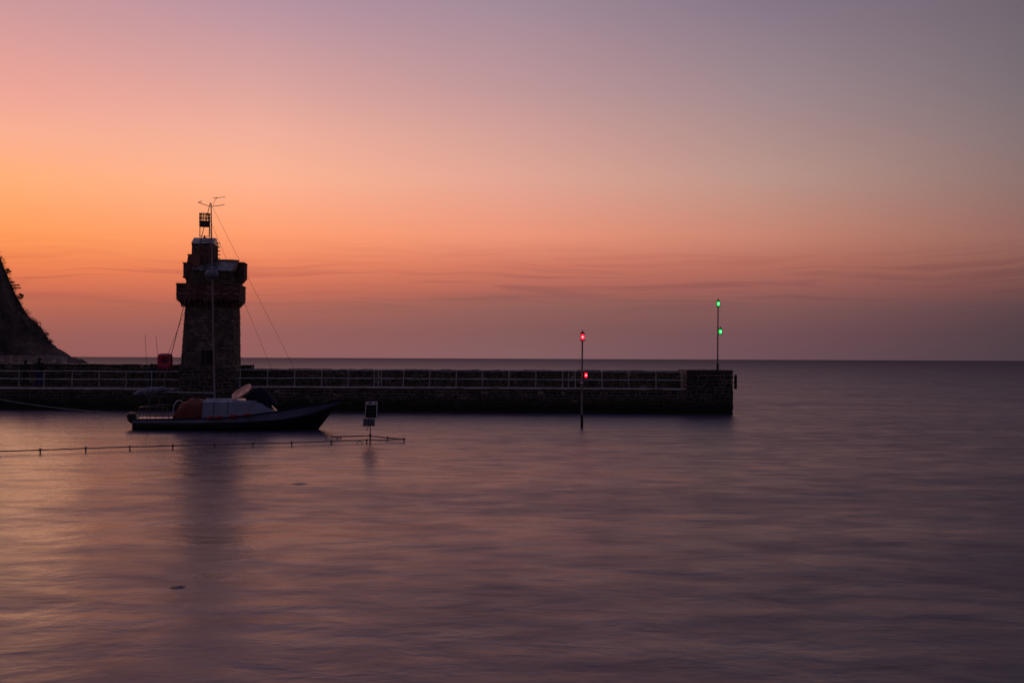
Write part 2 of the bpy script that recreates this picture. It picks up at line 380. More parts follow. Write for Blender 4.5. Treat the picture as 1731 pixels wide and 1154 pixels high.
# ------------------------------------------------------------------ pier
A0 = Vector((-29.35, 57.05, 0)); A1 = Vector((12.2, 54.9, 0))
U = (A1 - A0).normalized(); NB = Vector((-U.y, U.x, 0))        # along, and away from the camera
def pier_s(px, off=0.0):
    """distance along the pier front line (set back by off) where photo column px meets it"""
    d = P(px, 650, 1.0); dx, dy = d.x, 1.0
    q = A0 + NB * off
    # q + U*s parallel to (dx,dy)
    return (q.y * dx - q.x * dy) / (U.x * dy - U.y * dx)
def pp(s, b, z): v = A0 + U * s + NB * b; return Vector((v.x, v.y, z))
S_L = pier_s(-260); S_T0 = pier_s(303); S_T1 = pier_s(404); S_B = pier_s(1161); S_E = pier_s(1240)
DZL, DZR = 1.19, 1.36
pier = empty('stone_pier', pp(0, 0, 0)); tag(pier, 'long dark rubble stone pier with parapet wall and squared end block', 'pier')
PINV = Matrix.Translation(-pier.location)
DW = 3.4   # deck width
mb = MB()
fpp = lambda p: pp(p.x, p.y, p.z)
mb.box(S_L, S_T1, .05, DW + .7, -1.5, DZL - .10, fpp); mb.box(S_T1 + .001, S_B, .05, DW + .7, -1.5, DZR - .10, fpp)
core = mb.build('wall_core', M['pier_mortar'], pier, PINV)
mb = MB()
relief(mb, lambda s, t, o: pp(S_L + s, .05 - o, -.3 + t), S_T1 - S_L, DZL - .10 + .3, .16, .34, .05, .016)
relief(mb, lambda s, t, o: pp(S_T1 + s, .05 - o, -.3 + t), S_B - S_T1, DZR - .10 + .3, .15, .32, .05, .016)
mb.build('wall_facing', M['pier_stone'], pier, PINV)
mb = MB()
mb.box(S_L, S_T1, .35, DW, DZL - .10, DZL, fpp); mb.box(S_T1 + .002, S_B, .35, DW, DZR - .10, DZR - .03, fpp)
mb.build('deck', M['deck'], pier, PINV)
# coping stones along the deck edge, uneven
mb = MB(); s_ = S_L; mbr = MB()
while s_ < S_B - .1:
    l = rnd.uniform(.5, 1.1); e_ = min(s_ + l, S_B)
    dz = DZL if s_ < S_T1 else DZR
    if not (S_T0 - .3 < s_ < S_T1):
        (mb if s_ < S_T0 else mbr).cbox(s_ + .008, e_ - .008, -.02 + rnd.uniform(-.03, .02), .35, dz - .07, dz + rnd.uniform(-.02, .015), .018, fpp)
    s_ = e_
mb.build('coping', M['coping'], pier, PINV); mbr.build('coping', M['coping'], pier, PINV)
# parapet on the seaward side
def ptop(s): return 2.56 if s < S_T1 - .4 else 2.33
mb = MB(); mb2 = MB(); mb3 = MB()
for a, b_, zt, zb in ((S_L, S_T1 - .4, 2.50, DZL - .1), (S_T1 - .398, S_B, 2.27, DZR - .1)):
    mb.box(a, b_, DW + .02, DW + .62, zb, zt, fpp)
    relief(mb2, lambda s, t, o, a=a, zb=zb: pp(a + s, DW + .02 - o, zb + t), b_ - a, zt - zb, .15, .33, .05, .014)
    s_ = a
    while s_ < b_ - .05:
        l = rnd.uniform(.4, .9); e_ = min(s_ + l, b_)
        mb3.cbox(s_ + .006, e_ - .006, DW - .04, DW + .68, zt, zt + .06 + rnd.uniform(-.02, .02), .02, fpp); s_ = e_
mb.build('parapet_core', M['pier_mortar'], pier, PINV)
mb2.build('parapet_facing', M['pier_stone'], pier, PINV); mb3.build('parapet_coping', M['pier_stone'], pier, PINV)
# end block
mb = MB(); mb2 = MB(); mb3 = MB()
HB = 2.34
def eb(s, b_, z): k = (HB - z) * .012; return pp(s - 0, b_, z)
BW = S_E - S_B
mb.box(S_B + .002, S_E - .06, .04, DW + .9, -1.5, HB, fpp)
relief(mb2, lambda s, t, o: pp(S_B + s, .04 - o, -.3 + t), BW - .02, HB + .3, .19, .36, .055, .015)
relief(mb2, lambda s, t, o: pp(S_E - .06 + o, .04 + s, -.3 + t), DW + .8, HB + .3, .19, .36, .05, .015)
relief(mb2, lambda s, t, o: pp(S_B - o * .6, .04 + (2.2 - s), DZR + t), 2.2, HB - DZR, .19, .36, .05, .015)
s_ = S_B
while s_ < S_E:
    l = rnd.uniform(.4, .7); e_ = min(s_ + l, S_E)
    if S_E - e_ < .2: e_ = S_E
    mb3.cbox(s_ + .006, e_ - .006, -.02, DW + .95, HB + .002, HB + .065 + rnd.uniform(-.012, .012), .02, fpp); s_ = e_
mb.build('end_block_core', M['pier_mortar'], pier, PINV); mb2.build('end_block_facing', M['pier_stone'], pier, PINV); mb3.build('end_block_coping', M['pier_stone'], pier, PINV)

# fender disc bracketed on the pier end
d0 = pp(S_E, .8, 1.72); o = empty('end_bracket', d0); tag(o, 'small dark upright plate bracketed off the seaward end of the pier', 'bracket')
mb = MB(); mb.tube([(-.02, 0, 0), (.22, 0, 0)], .03); mb.build('arm', M['iron'], o)
mb = MB(); mb.cbox(.20, .30, -.16, .16, -.36, .44, .03); mb.build('plate', M['iron'], o)

# ------------------------------------------------------------------ railings
def railing(name, s0, s1, posts, dz, zt, zm, label, extra=()):
    o = empty(name, pp(s0, .18, dz)); inv = Matrix.Translation(-o.location); tag(o, label, 'railing', 'railings along the harbour side of the pier')
    for nm, z in (('top_rail', zt), ('middle_rail', zm)):
        mb = MB(); n = max(2, int((s1 - s0) / 2)); mb.tube([pp(s0 + (s1 - s0) * i / n, .18, z + rnd.uniform(-.013, .013)) for i in range(n + 1)], .024, 8)
        mb.build(nm, M['galv'], o, inv)
    for s in posts:
        mb = MB(); k = rnd.uniform(-.03, .03)
        mb.tube([pp(s, .18, dz - .02), pp(s + k, .18, zt + .02)], .03, 8)
        mb.ball(pp(s + k, .18, zt + .01), .043, 5); mb.ball(pp(s + k * .5, .18, zm), .042, 5)
        mb.lathe(pp(s, .18, dz - .01), [(.075, 0), (.075, .02), (.04, .03)], 10)
        mb.build('post', M['galv'], o, inv)
railing('pier_railing', S_L, pier_s(302, .18), [pier_s(x, .18) for x in (-210, -165, -118, -74, -30, 31.8-18*0, 74.3, 121.8, 167.5, 213, 256.5) if x > -260], DZL, 2.17, 1.72,
        'grey steel railing on the pier left of the tower')
railing('pier_railing', pier_s(400, .18), pier_s(1161, .18) , [pier_s(x, .18) for x in (405.5, 452, 498, 543.5, 588.4, 632.7, 639, 645, 681.6, 726, 771, 815.6, 860, 905.5, 950.5, 960.7, 972.8, 1018, 1063.6, 1109, 1153.6)], DZR, 2.30, 1.84,
        'grey steel railing on the pier between the tower and the end block')

# ------------------------------------------------------------------ tower
TA = R(8.0)
c0 = P(305.7, 617, 56.35)
TO = Vector((c0.x, c0.y, 0)); TU = Vector((math.cos(TA), math.sin(TA), 0)); TB = Vector((-math.sin(TA), math.cos(TA), 0))
def tw(a, b_, z): v = TO + TU * a + TB * b_; return Vector((v.x, v.y, z))
ftw = lambda p: tw(p.x, p.y, p.z)
def T(px, py, b_):
    """tower-local a and height z of photo pixel at depth b_ behind the tower's front plane"""
    q = TO + TB * b_; d = P(px, py, 1.0) - Vector((0, 0, 3.0)); dx, dy = d.x, d.y
    a = (q.y * dx - q.x * dy) / (TU.x * dy - TU.y * dx)
    y = q.y + TU.y * a
    return a, P(px, py, y).z
tower = empty('stone_tower', (TO.x, TO.y, 0)); tag(tower, 'dark square stone lookout tower with corbelled parapet and iron beacon basket on top', 'tower')
TI = Matrix.Translation(-tower.location)
# pedestal
aL, zP = T(303, 617.5, -.05); aR, _ = T(397, 617, -.05)
PD = 3.2
mb = MB(); mb.box(aL, aR, -.10, PD, -1.5, zP, ftw); mb.build('pedestal_core', M['pier_mortar'], tower, TI)
mb = MB()
relief(mb, lambda s, t, o: tw(aL + s, -.10 - o, -.3 + t), aR - aL, zP + .3, .17, .36, .05, .016)
mb.build('pedestal_facing', M['pier_stone'], tower, TI); mb = MB()
relief(mb, lambda s, t, o: tw(aR + o, -.10 + s, 1.2 + t), PD, zP - 1.2, .15, .33, .05, .016)
mb.build('pedestal_side_facing', M['pier_stone'], tower, TI); mb = MB()
relief(mb, lambda s, t, o: tw(aL - o, PD - s, 1.2 + t), PD, zP - 1.2, .15, .33, .05, .016)
mb.build('pedestal_side_facing', M['pier_stone'], tower, TI)
# shaft: battered
z0 = zP; z1 = T(350, 519, 0)[1]; HS = z1 - z0; W0 = T(395, 617, 0)[0]
inL, inR, inF, inB = .19, .05, .08, .12; D0 = 3.0
def sh(a, b_, z):   # a in 0..1, b in 0..1 with batter
    t = (z - z0) / HS
    x0 = inL * t; x1 = W0 - inR * t; y0 = inF * t; y1 = D0 - inB * t
    return tw(x0 + (x1 - x0) * a, y0 + (y1 - y0) * b_, z)
aD0, zD0 = T(340, 616, 0); aD1, zD1 = T(362, 591, 0)
door_s = lambda s, t: aD0 < s < aD1 and t < zD1 - z0
mb = MB(); c = [sh(0,0,z0), sh(1,0,z0), sh(1,1,z0), sh(0,1,z0), sh(0,0,z1), sh(1,0,z1), sh(1,1,z1), sh(0,1,z1)]; mb.hexa(c); mb.build('shaft_core', M['mortar'], tower, TI)
mb = MB()
fo = lambda n, o: n * o
relief(mb, lambda s, t, o: sh(s / W0, 0, z0 + t) - TB * o, W0, HS, .085, .24, .042, .009, skip=door_s)
relief(mb, lambda s, t, o: sh(1, s / D0, z0 + t) + TU * o, D0, HS, .085, .24, .042, .009, skip=lambda s, t: (.5 < s < .85 and t < .75) or (1.1 < s < 1.35 and 1.9 < t < 2.45))
relief(mb, lambda s, t, o: sh(0, 1 - s / D0, z0 + t) - TU * o, D0, HS, .085, .24, .042, .009)
relief(mb, lambda s, t, o: sh(1 - s / W0, 1, z0 + t) + TB * o, W0, HS, .085, .24, .03, .009)
mb.build('shaft_facing', M['tower_stone'], tower, TI)
def opening(name, f, W, H):
    """recess-dark opening with a stone frame; f(s,t,o)"""
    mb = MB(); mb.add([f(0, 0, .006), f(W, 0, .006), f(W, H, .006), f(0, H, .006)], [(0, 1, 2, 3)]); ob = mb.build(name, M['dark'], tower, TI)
    mb = MB()
    for (a, b_, c_, d) in ((-.07, 0, 0, H), (W, 0, W + .07, H), (-.1, H, W + .1, H + .10)):
        mb.hexa([f(a, b_, 0), f(c_, b_, 0), f(c_, b_, .045), f(a, b_, .045), f(a, d, 0), f(c_, d, 0), f(c_, d, .045), f(a, d, .045)])
    mb.build('opening_frame', M['tower_stone'], ob, TI)
opening('doorway', lambda s, t, o: sh((aD0 + s) / W0, 0, z0 + .02 + t) - TB * o, aD1 - aD0, zD1 - z0 - .05)
opening('side_doorway', lambda s, t, o: sh(1, (.5 + s) / D0, z0 + .02 + t) + TU * o, .35, .72)
opening('slit_window', lambda s, t, o: sh(1, (1.15 + s) / D0, z0 + 1.92 + t) + TU * o, .16, .5)
# corbels and projecting band
aB0, zB0 = T(297.5, 505, -.3); aB1, _ = T(404.7, 505, -.3); zB1 = T(350, 479, -.3)[1]; zC = T(350, 518.5, 0)[1]
BF, BBk = -.30, 2.55
mb = MB(); mb.box(inL + .02, W0 - inR - .02, .14, D0 - inB - .02, z1 - .02, zB0 + .01, ftw); mb.build('corbel_core', M['tower_stone'], tower, TI)
mb = MB(); n = 7
for side, Lx in (('f', aB1 - aB0), ('r', BBk - BF), ('l', BBk - BF)):
    k = max(2, int(Lx / .27)); 
    for i in range(k):
        s0 = Lx * i / k + .03; s1 = Lx * (i + 1) / k - .08
        for j in range(n):
            za = zC + (zB0 - zC) * j / n; zb = zC + (zB0 - zC) * (j + 1) / n; q = (j + 1) / n
            if side == 'f': mb.box(aB0 + s0 + (.45 * (1 - q) if i == 0 else 0), aB0 + s1 - (.42 * (1 - q) if i == k-1 else 0), .12 + (BF - .12) * q, .2, za, zb - .012, ftw)
            if side == 'r': mb.box(W0 - .15, W0 - inR + (aB1 - W0 + inR) * q, BF + s0 + (.4 * (1 - q) if i == 0 else 0), BF + s1, za, zb - .012, ftw)
            if side == 'l': mb.box(inL + (aB0 - inL) * q, inL + .1, BF + s0 + (.4 * (1 - q) if i == 0 else 0), BF + s1, za, zb - .012, ftw)
mb.build('corbels', M['brick'], tower, TI)
mb = MB(); mb.box(aB0 + .03, aB1 - .03, BF + .03, BBk - .03, zB0, zB1 - .05, ftw); mb.build('band_core', M['mortar'], tower, TI)
mb = MB(); HBd = zB1 - .05 - zB0
for f, W in ((lambda s, t, o: tw(aB0 + s, BF + .03 - o, zB0 + t), aB1 - aB0), (lambda s, t, o: tw(aB1 - .03 + o, BF + s, zB0 + t), BBk - BF),
             (lambda s, t, o: tw(aB0 + .03 - o, BBk - s, zB0 + t), BBk - BF), (lambda s, t, o: tw(aB1 - s, BBk - .03 + o, zB0 + t), aB1 - aB0)):
    relief(mb, f, W, HBd, .07, .22, .028, .006, jit=.08, cham=.005)
mb.build('parapet_brickwork', M['brick'], tower, TI)
mb = MB(); zl = T(350, 497, -.3)[1]; s_ = aB0
while s_ < aB1 - .1:
    l = rnd.uniform(.12, .4)
    if rnd.random() < .75: mb = MB(); mb.cbox(s_, min(s_ + l, aB1) - .02, BF - .05 - rnd.uniform(0, .015), BF + .02, zl - .03, zl + .035, .012, ftw); mb.build('string_course_stone', M['coping'], tower, TI)
    s_ += l
mb = MB(); mb.cbox(aB0 - .03, aB1 + .03, BF - .03, BBk + .03, zB1 - .05, zB1, .012, ftw); mb.build('band_coping', M['brick'], tower, TI)

# upper house
b0 = .0; aH0, zE = T(314.5, 456.5, b0); aH1, _ = T(392, 456.5, b0); HD = 2.3
def walls(x0, x1, y0, y1, za, zb, m1, m2, nm, ch=.08, sl=.22, gab=0.0):
    mb = MB(); mb.box(x0 + .02, x1 - .02, y0 + .02, y1 - .02, za, zb, ftw); mb.build(nm + '_core', M[m2], tower, TI)
    mb = MB()
    for f, W in ((lambda s, t, o: tw(x0 + s, y0 + .02 - o, za + t), x1 - x0), (lambda s, t, o: tw(x1 - .02 + o, y0 + s, za + t), y1 - y0),
                 (lambda s, t, o: tw(x0 + .02 - o, y1 - s, za + t), y1 - y0), (lambda s, t, o: tw(x1 - s, y1 - .02 + o, za + t), x1 - x0)):
        relief(mb, f, W, zb - za, ch, sl, .025, .007, jit=.15, cham=.006)
    mb.build(nm + '_facing', M[m1], tower, TI)
walls(aH0, aH1, b0, HD, zB1, zE, 'tower_stone', 'mortar', 'upper_room')
def slates(mb, p00, p10, p01, p11, rows, th=.025):
    """overlapping slate courses on the quad p00-p10 (eave) to p01-p11 (ridge)"""
    nrm = (p10 - p00).cross(p01 - p00).normalized()
    for r_ in range(rows):
        t0 = r_ / rows; t1 = min(1, (r_ + 1.35) / rows)
        l0 = p00.lerp(p01, t0); r0 = p10.lerp(p11, t0); l1 = p00.lerp(p01, t1); r1 = p10.lerp(p11, t1)
        n_ = max(2, int((r0 - l0).length / .2)); off = .5 * (r_ % 2)
        for i in range(-1, n_ + 1):
            u0 = max(0, (i + off) / n_); u1 = min(1, (i + 1 + off) / n_)
            if u1 - u0 < .01: continue
            u0 += .003; u1 -= .003; k = nrm * (th + rnd.uniform(0, .01))
            a, b_, c_, d = l0.lerp(r0, u0), l0.lerp(r0, u1), l1.lerp(r1, u1), l1.lerp(r1, u0)
            mb.hexa([a, b_, c_ - nrm * .003, d - nrm * .003, a + k, b_ + k, c_ + nrm * .004, d + nrm * .004])
zRg = T(380, 441, 1.15)[1]; bR = 1.15
aE0, _ = T(319, 456, -.08); aE1, _ = T(394, 456, -.08); aR0, _ = T(324, 441, bR); aR1, _ = T(403, 441, bR)
E0, E1, G0, G1 = tw(aE0, b0 - .08, zE - .02), tw(aE1, b0 - .08, zE - .02), tw(aR0, bR, zRg), tw(aE1 + .02, bR, zRg)
B0_, B1_ = tw(aE0, HD + .05, zE - .02), tw(aE1, HD + .05, zE - .02)
mb = MB(); mb.add([E0, E1, G1, G0, B1_, B0_], [(0,1,2,3), (3,2,4,5), (1,4,2), (0,3,5), (0,5,4,1)]); mb.build('roof_deck', M['mortar'], tower, TI)
mb = MB(); slates(mb, E0, E1, G0, G1, 9); slates(mb, B1_, B0_, G1, G0, 9); rf = mb.build('roof', M['slate'], tower, TI)
mb = MB(); mb.tube([G0 + Vector((0,0,.03)), G1 + Vector((0,0,.03))], .05, 8); mb.build('ridge_tiles', M['brick'], rf, TI)
# gable verge on the right
mb = MB()
for p, q in ((E1, G1), (B1_, G1)):
    mb.hexa([p - TU * .02 + Vector((0,0,-.02)), p + TU * .14 + Vector((0,0,-.02)), q + TU * .14 + Vector((0,0,-.02)), q - TU * .02 + Vector((0,0,-.02)),
             p - TU * .02 + Vector((0,0,.07)), p + TU * .14 + Vector((0,0,.07)), q + TU * .14 + Vector((0,0,.07)), q - TU * .02 + Vector((0,0,.07))])
mb.build('gable_coping', M['brick'], tower, TI)
a0_, zs0 = T(369, 439, 1.7); a1_, _ = T(394.5, 439, 1.7)
walls(a0_, a1_, 1.45, 2.0, zE, zs0 - .05, 'brick', 'mortar', 'low_stack')
mb = MB(); mb.cbox(a0_ - .04, a1_ + .04, 1.42, 2.03, zs0 - .05, zs0, .01, ftw); mb.build('stack_cap', M['iron'], tower, TI)
# left bartizan
a0_, zt_ = T(310, 445, .0); a1_, _ = T(322, 445, .0); zb_ = T(312, 468, 0)[1]
walls(a0_, a1_ + .05, -.06, .9, zb_, zt_, 'brick', 'mortar', 'corner_turret', .07, .2)
mb = MB(); mb.cbox(a0_ - .04, a1_ + .08, -.1, .94, zt_, zt_ + .05, .01, ftw); mb.build('turret_cap', M['brick'], tower, TI); mb = MB(); mb.cbox(a0_ - .04, a1_ + .08, -.1, .94, zb_ - .04, zb_, .01, ftw)
for j in range(5):
    q = (j + 1) / 5; mb.box(a0_ + .05 + .2 * q, a1_, -.05 + .1 * q, .85, zb_ - .04 - .07 * (j + 1), zb_ - .04 - .07 * j, ftw)
mb.build('turret_corbels', M['brick'], tower, TI)
# sloping buttress roof left of the top stage
a0_, zz0 = T(314.5, 446, .5); a1_, zz1 = T(324, 431, .5); a2_, _ = T(329, 431, .5)
mb = MB()
mb.hexa([tw(a0_, .25, zE - .2), tw(a2_ + .3, .25, zE - .2), tw(a2_ + .3, 1.6, zE - .2), tw(a0_, 1.6, zE - .2), tw(a1_ - .18, .4, zz1), tw(a2_ + .3, .4, zz1), tw(a2_ + .3, 1.5, zz1), tw(a1_ - .18, 1.5, zz1)])
mb.build('sloping_buttress', M['brick'], tower, TI)
mb = MB(); mb.cbox(a1_ - .24, a2_ + .05, .35, 1.5, zz1, zz1 + .04, .01, ftw); mb.build('buttress_cap', M['coping'], tower, TI)
# right bartizan, towards the back corner
a0_, zt_ = T(402, 445, 1.5); a1_, _ = T(413.5, 445, 1.5); zb_ = T(410, 468.5, 1.5)[1]
walls(a0_, a1_, 1.3, 2.75, zb_, zt_, 'brick', 'mortar', 'garderobe', .07, .2)
mb = MB(); mb.cbox(a0_ - .03, a1_ + .04, 1.26, 2.79, zt_, zt_ + .05, .01, ftw); mb.build('garderobe_cap', M['brick'], tower, TI); mb = MB()
for j in range(8):
    q = j / 8; mb.box(a0_ - .2, a1_ + .03 - (.36) * q, 1.32 + .1 * q, 2.7, zb_ - .052 * (j + 1), zb_ - .052 * j - .008, ftw)
mb.box(aH1 - .3, a0_ + .01, 1.5, 2.25, zB1, zt_ - .1, ftw)
mb.build('garderobe_corbels', M['brick'], tower, TI)
# top stage
tb0 = .75; aT0, zTe = T(324, 411.5, tb0); aT1, _ = T(361, 411.5, tb0); TD = 1.75
walls(aT0, aT1, tb0, tb0 + TD, zE, zTe, 'brick', 'mortar', 'top_stage', .065, .2)
bm_ = tb0 + TD / 2; aq0, zTr = T(328, 402, bm_); aq1, _ = T(366, 402, bm_)
E0, E1, G0, G1 = tw(aT0 - .03, tb0 - .04, zTe), tw(aT1 + .03, tb0 - .04, zTe), tw(aq0 + .02, bm_ - .1, zTr), tw(aT1 + .02, bm_ - .1, zTr)
B0_, B1_ = tw(aT0 - .03, tb0 + TD + .04, zTe), tw(aT1 + .03, tb0 + TD + .04, zTe); H0, H1 = tw(aq0 + .02, bm_ + .2, zTr), tw(aT1 + .02, bm_ + .2, zTr)
mb = MB(); mb.add([E0, E1, G1, G0, B1_, B0_, H0, H1], [(0,1,2,3), (3,2,7,6), (6,7,4,5), (1,4,7,2), (0,3,6,5), (0,5,4,1)]); mb.build('cap_deck', M['slate'], tower, TI)
mb = MB(); slates(mb, E0, E1, G0, G1, 4, .02); mb.build('cap_roof_slope', M['slate'], tower, TI); mb = MB(); slates(mb, B1_, B0_, H1, H0, 4, .02); mb.build('cap_roof_slope', M['slate'], tower, TI)
mb = MB()
for i in range(5):
    z = T(370, 411 + i * 6.4, tb0 + 1.2)[1]
    mb.tube([tw(aT1 - .02, tb0 + 1.1, z), tw(aT1 + .17, tb0 + 1.1, z), tw(aT1 + .17, tb0 + 1.45, z), tw(aT1 - .02, tb0 + 1.45, z)], .016, 6)
mb.build('climbing_rungs', M['iron'], tower, TI)
# beacon
bb = bm_; aK0, zK0 = T(336.8, 383, bb); aK1, _ = T(355, 383, bb); zK1 = T(345, 362, bb)[1]; zKm = T(345, 375, bb)[1]; zKl = T(345, 399.5, bb)[1]
ac = (aK0 + aK1) / 2; rk = (aK1 - aK0) / 2
bc = empty('beacon', tower.location - tower.location); bc.parent = tower
tag(bc)
bc_c = lambda z: tw(ac, bb, z)
mb = MB(); mb.lathe(bc_c(0), [(rk, zK0), (rk, zKm), (rk - .02, zKm), (rk - .02, zK0 + .02), (.001, zK0 + .02)], 20)
mb.lathe(bc_c(0), [(.001, zK0), (rk, zK0)], 20); bk = mb.build('fire_basket', M['iron'], tower, TI)
bpy.data.objects.remove(bc)
mb = MB()
for k in range(12):
    t = 2 * math.pi * k / 12; x = math.cos(t) * (rk - .012); y = math.sin(t) * (rk - .012)
    mb.tube([tw(ac + x, bb + y, zK0), tw(ac + x, bb + y, zK1 + .06)], .021, 5)
for z in (zK1, (zK1 + zKm) / 2, zKm):
    mb.tube([tw(ac + math.cos(t) * rk, bb + math.sin(t) * rk, z) for t in [2 * math.pi * i / 20 for i in range(21)]], .026, 5)
mb.build('basket_bars', M['iron'], bk, TI)
mb = MB()
for k in range(3):
    t = math.pi * 2 * k / 3 + math.pi; x = math.cos(t) * (rk - .04); y = math.sin(t) * (rk - .04)
    if k: x = math.cos(t) * (rk - .04)
for sx in (-1, 1):
    x = sx * (rk - .04)
    mb.tube([tw(ac + x, bb, zK0), tw(ac + x, bb, zKl)], .025, 6); mb.ball(tw(ac + x, bb, zKl), .04, 5)
    mb.tube([tw(ac + x * (1 - i / 8), bb, zKl + .05 * math.sin(i / 8 * math.pi * .8) - .16 * (i / 8) ** 2) for i in range(9)], .018, 6)
mb.tube([tw(ac, bb, zTr - .02), tw(ac, bb, zKl + .06)], .04, 6); mb.build('beacon_legs', M['iron'], tower, TI)

# ------------------------------------------------------------------ lit harbour poles
def lantern(parent, c, k, glass, bulb):
    mb = MB(); mb.lathe(c, [(.12*k, -.20*k), (.15*k, -.19*k), (.15*k, -.16*k), (.07*k, -.14*k)], 14); mb.lathe(c, [(.10*k, .15*k), (.13*k, .16*k), (.12*k, .20*k), (.03*k, .27*k), (.015*k, .36*k)], 14)
    for i in range(4):
        t = math.pi / 4 + i * math.pi / 2; mb.tube([c + Vector((math.cos(t)*.12*k, math.sin(t)*.12*k, -.16*k)), c + Vector((math.cos(t)*.12*k, math.sin(t)*.12*k, .16*k))], .010*k, 5)
    h = mb.build('lantern', M['iron'], parent)
    mb = MB(); mb.lathe(c, [(.05*k, -.14*k), (.085*k, -.09*k), (.085*k, .09*k), (.05*k, .15*k)], 14); mb.build('lens', M[glass], h)
    mb = MB(); mb.ball(c + Vector((0, -.085*k, 0)), .044 * k, 7); mb.build('bulb', M[bulb], h)
d = 3 * F / (722.5 - 607); b = P(983.5, 722, d); b.z = 0
rp = empty('navigation_pole', b); tag(rp, 'tall grey pole standing in the water with two lit red lanterns', 'navigation light', 'lit navigation light poles')
zz = lambda py, px=984, dd=d: P(px, py, dd).z
mb = MB(); mb.tube([(0,0,-1.5), (0,0,zz(702))], .062, 14); mb.lathe((0,0,zz(702)), [(.062,-.001), (.066, 0), (.04, .04)], 14); mb.build('base_sleeve', M['iron'], rp)
mb = MB(); mb.tube([(0,0,zz(702)), (0.0,0,zz(648))], .043, 12); mb.build('lower_pole', M['polepaint'], rp)
mb = MB(); mb.tube([(0,0,zz(648)), (.015,0,zz(575))], .034, 12); mb.build('upper_pole', M['polepaint'], rp)
mb = MB(); mb.lathe((0,0,zz(648)), [(.044,-.06), (.06,-.05), (.06,.05), (.035,.07)], 12); mb.build('collar', M['galv'], rp)
lantern(rp, Vector((.02, 0, zz(569.5))), .85, 'glass_red', 'bulb_red')
mb = MB(); mb.tube([(0,0,zz(637)), (.16, -.03, zz(637))], .02, 6); mb.build('bracket', M['iron'], rp); mb = MB(); mb.tube([(0,0,zz(631)), (.16, -.03, zz(631))], .014, 6); mb.build('bracket', M['iron'], rp)
lantern(rp, Vector((.17, -.05, zz(634))), .7, 'glass_red', 'bulb_red')
sg = pier_s(1213, 1.6); g = pp(sg, 1.6, HB + .05)
gp = empty('navigation_pole', g); tag(gp, 'tall dark pole on the pier end block with two lit green lanterns', 'navigation light', 'lit navigation light poles')
gz = lambda py: P(1213, py, g.y).z - g.z
mb = MB(); mb.tube([(0,0,0), (0,0,gz(614))], .062, 12); mb.lathe((0,0,0), [(.13, 0), (.13, .02), (.07, .05)], 12); mb.build('base_sleeve', M['iron'], gp)
mb = MB(); mb.tube([(0,0,gz(614)), (.01,0,gz(570)), (.03,0,gz(517))], [.042, .038, .034], 12); mb.build('pole', M['polepaint'], gp)
lantern(gp, Vector((.035, 0, gz(513.5))), .85, 'glass_green', 'bulb_green')
mb = MB(); mb.tube([(0,0,gz(564)), (.14, 0, gz(564))], .018, 6); mb.build('bracket', M['iron'], gp); mb = MB(); mb.tube([(-.03,0,gz(572)), (.01, 0, gz(571))], .05, 6); mb.build('pole_clamp', M['iron'], gp)
lantern(gp, Vector((.15, -.03, gz(560.5))), .85, 'glass_green', 'bulb_green')

# ------------------------------------------------------------------ lifebuoy housing
s = pier_s(278.5, .9); lb = empty('lifebuoy_housing', pp(s, .9, DZL)); tag(lb, 'red rounded lifebuoy housing on a post beside the tower', 'lifebuoy housing')
yy = lb.location.y; lz = lambda py: P(278, py, yy).z - DZL
mb = MB(); mb.tube([(0, .06, 0), (0, .06, lz(602))], .035, 10); mb.lathe((0,.06,0), [(.1, 0), (.1, .02), (.04, .04)], 10); mb.build('post', M['polepaint'], lb)
zc = (lz(597) + lz(624)) / 2; hw, hh = .44, (lz(597) - lz(624)) / 2
mb = MB(); ring = []; n = 48
def sq(t, kx, ky, e=5.0): c_, s__ = math.cos(t), math.sin(t); r_ = (abs(c_) ** e + abs(s__) ** e) ** (-1 / e); return r_ * c_ * kx, r_ * s__ * ky
prof = [(.30, -.02), (.34, -.09), (.55, -.15), (.80, -.15), (.94, -.10), (1.0, 0.0), (.97, .05)]
vs = []; fs = []
for i, (k, y) in enumerate(prof):
    for j in range(n):
        t = 2 * math.pi * j / n; x, z = sq(t, hw * k, hh * k, 2.0 + 3.5 * max(0, (k - .3) / .7)); vs.append((x, y, zc + z))
for i in range(len(prof) - 1):
    for j in range(n): fs.append((i*n+j, (i+1)*n+j, (i+1)*n+(j+1) % n, i*n+(j+1) % n))
mb.add(vs, fs, True); mb.add(vs[-n:], [tuple(range(n))]); mb.add(vs[:n], [tuple(reversed(range(n)))]); mb.build('housing', M['redbox'], lb)
mb = MB(); vs = [(math.cos(2*math.pi*j/24)*.10, -.026, zc + math.sin(2*math.pi*j/24)*.10) for j in range(24)]; mb.add(vs, [tuple(range(24))]); mb.add([(v[0], -.03, v[2]) for v in vs], [tuple(reversed(range(24)))]); mb.build('centre_hole', M['dark'], lb)
mb = MB(); mb.tube([(0, -.05, zc), (0, -.05, zc - hh + .02), (0, .0, zc - hh - .1)], .025, 8); mb.build('latch_bar', M['polepaint'], lb)

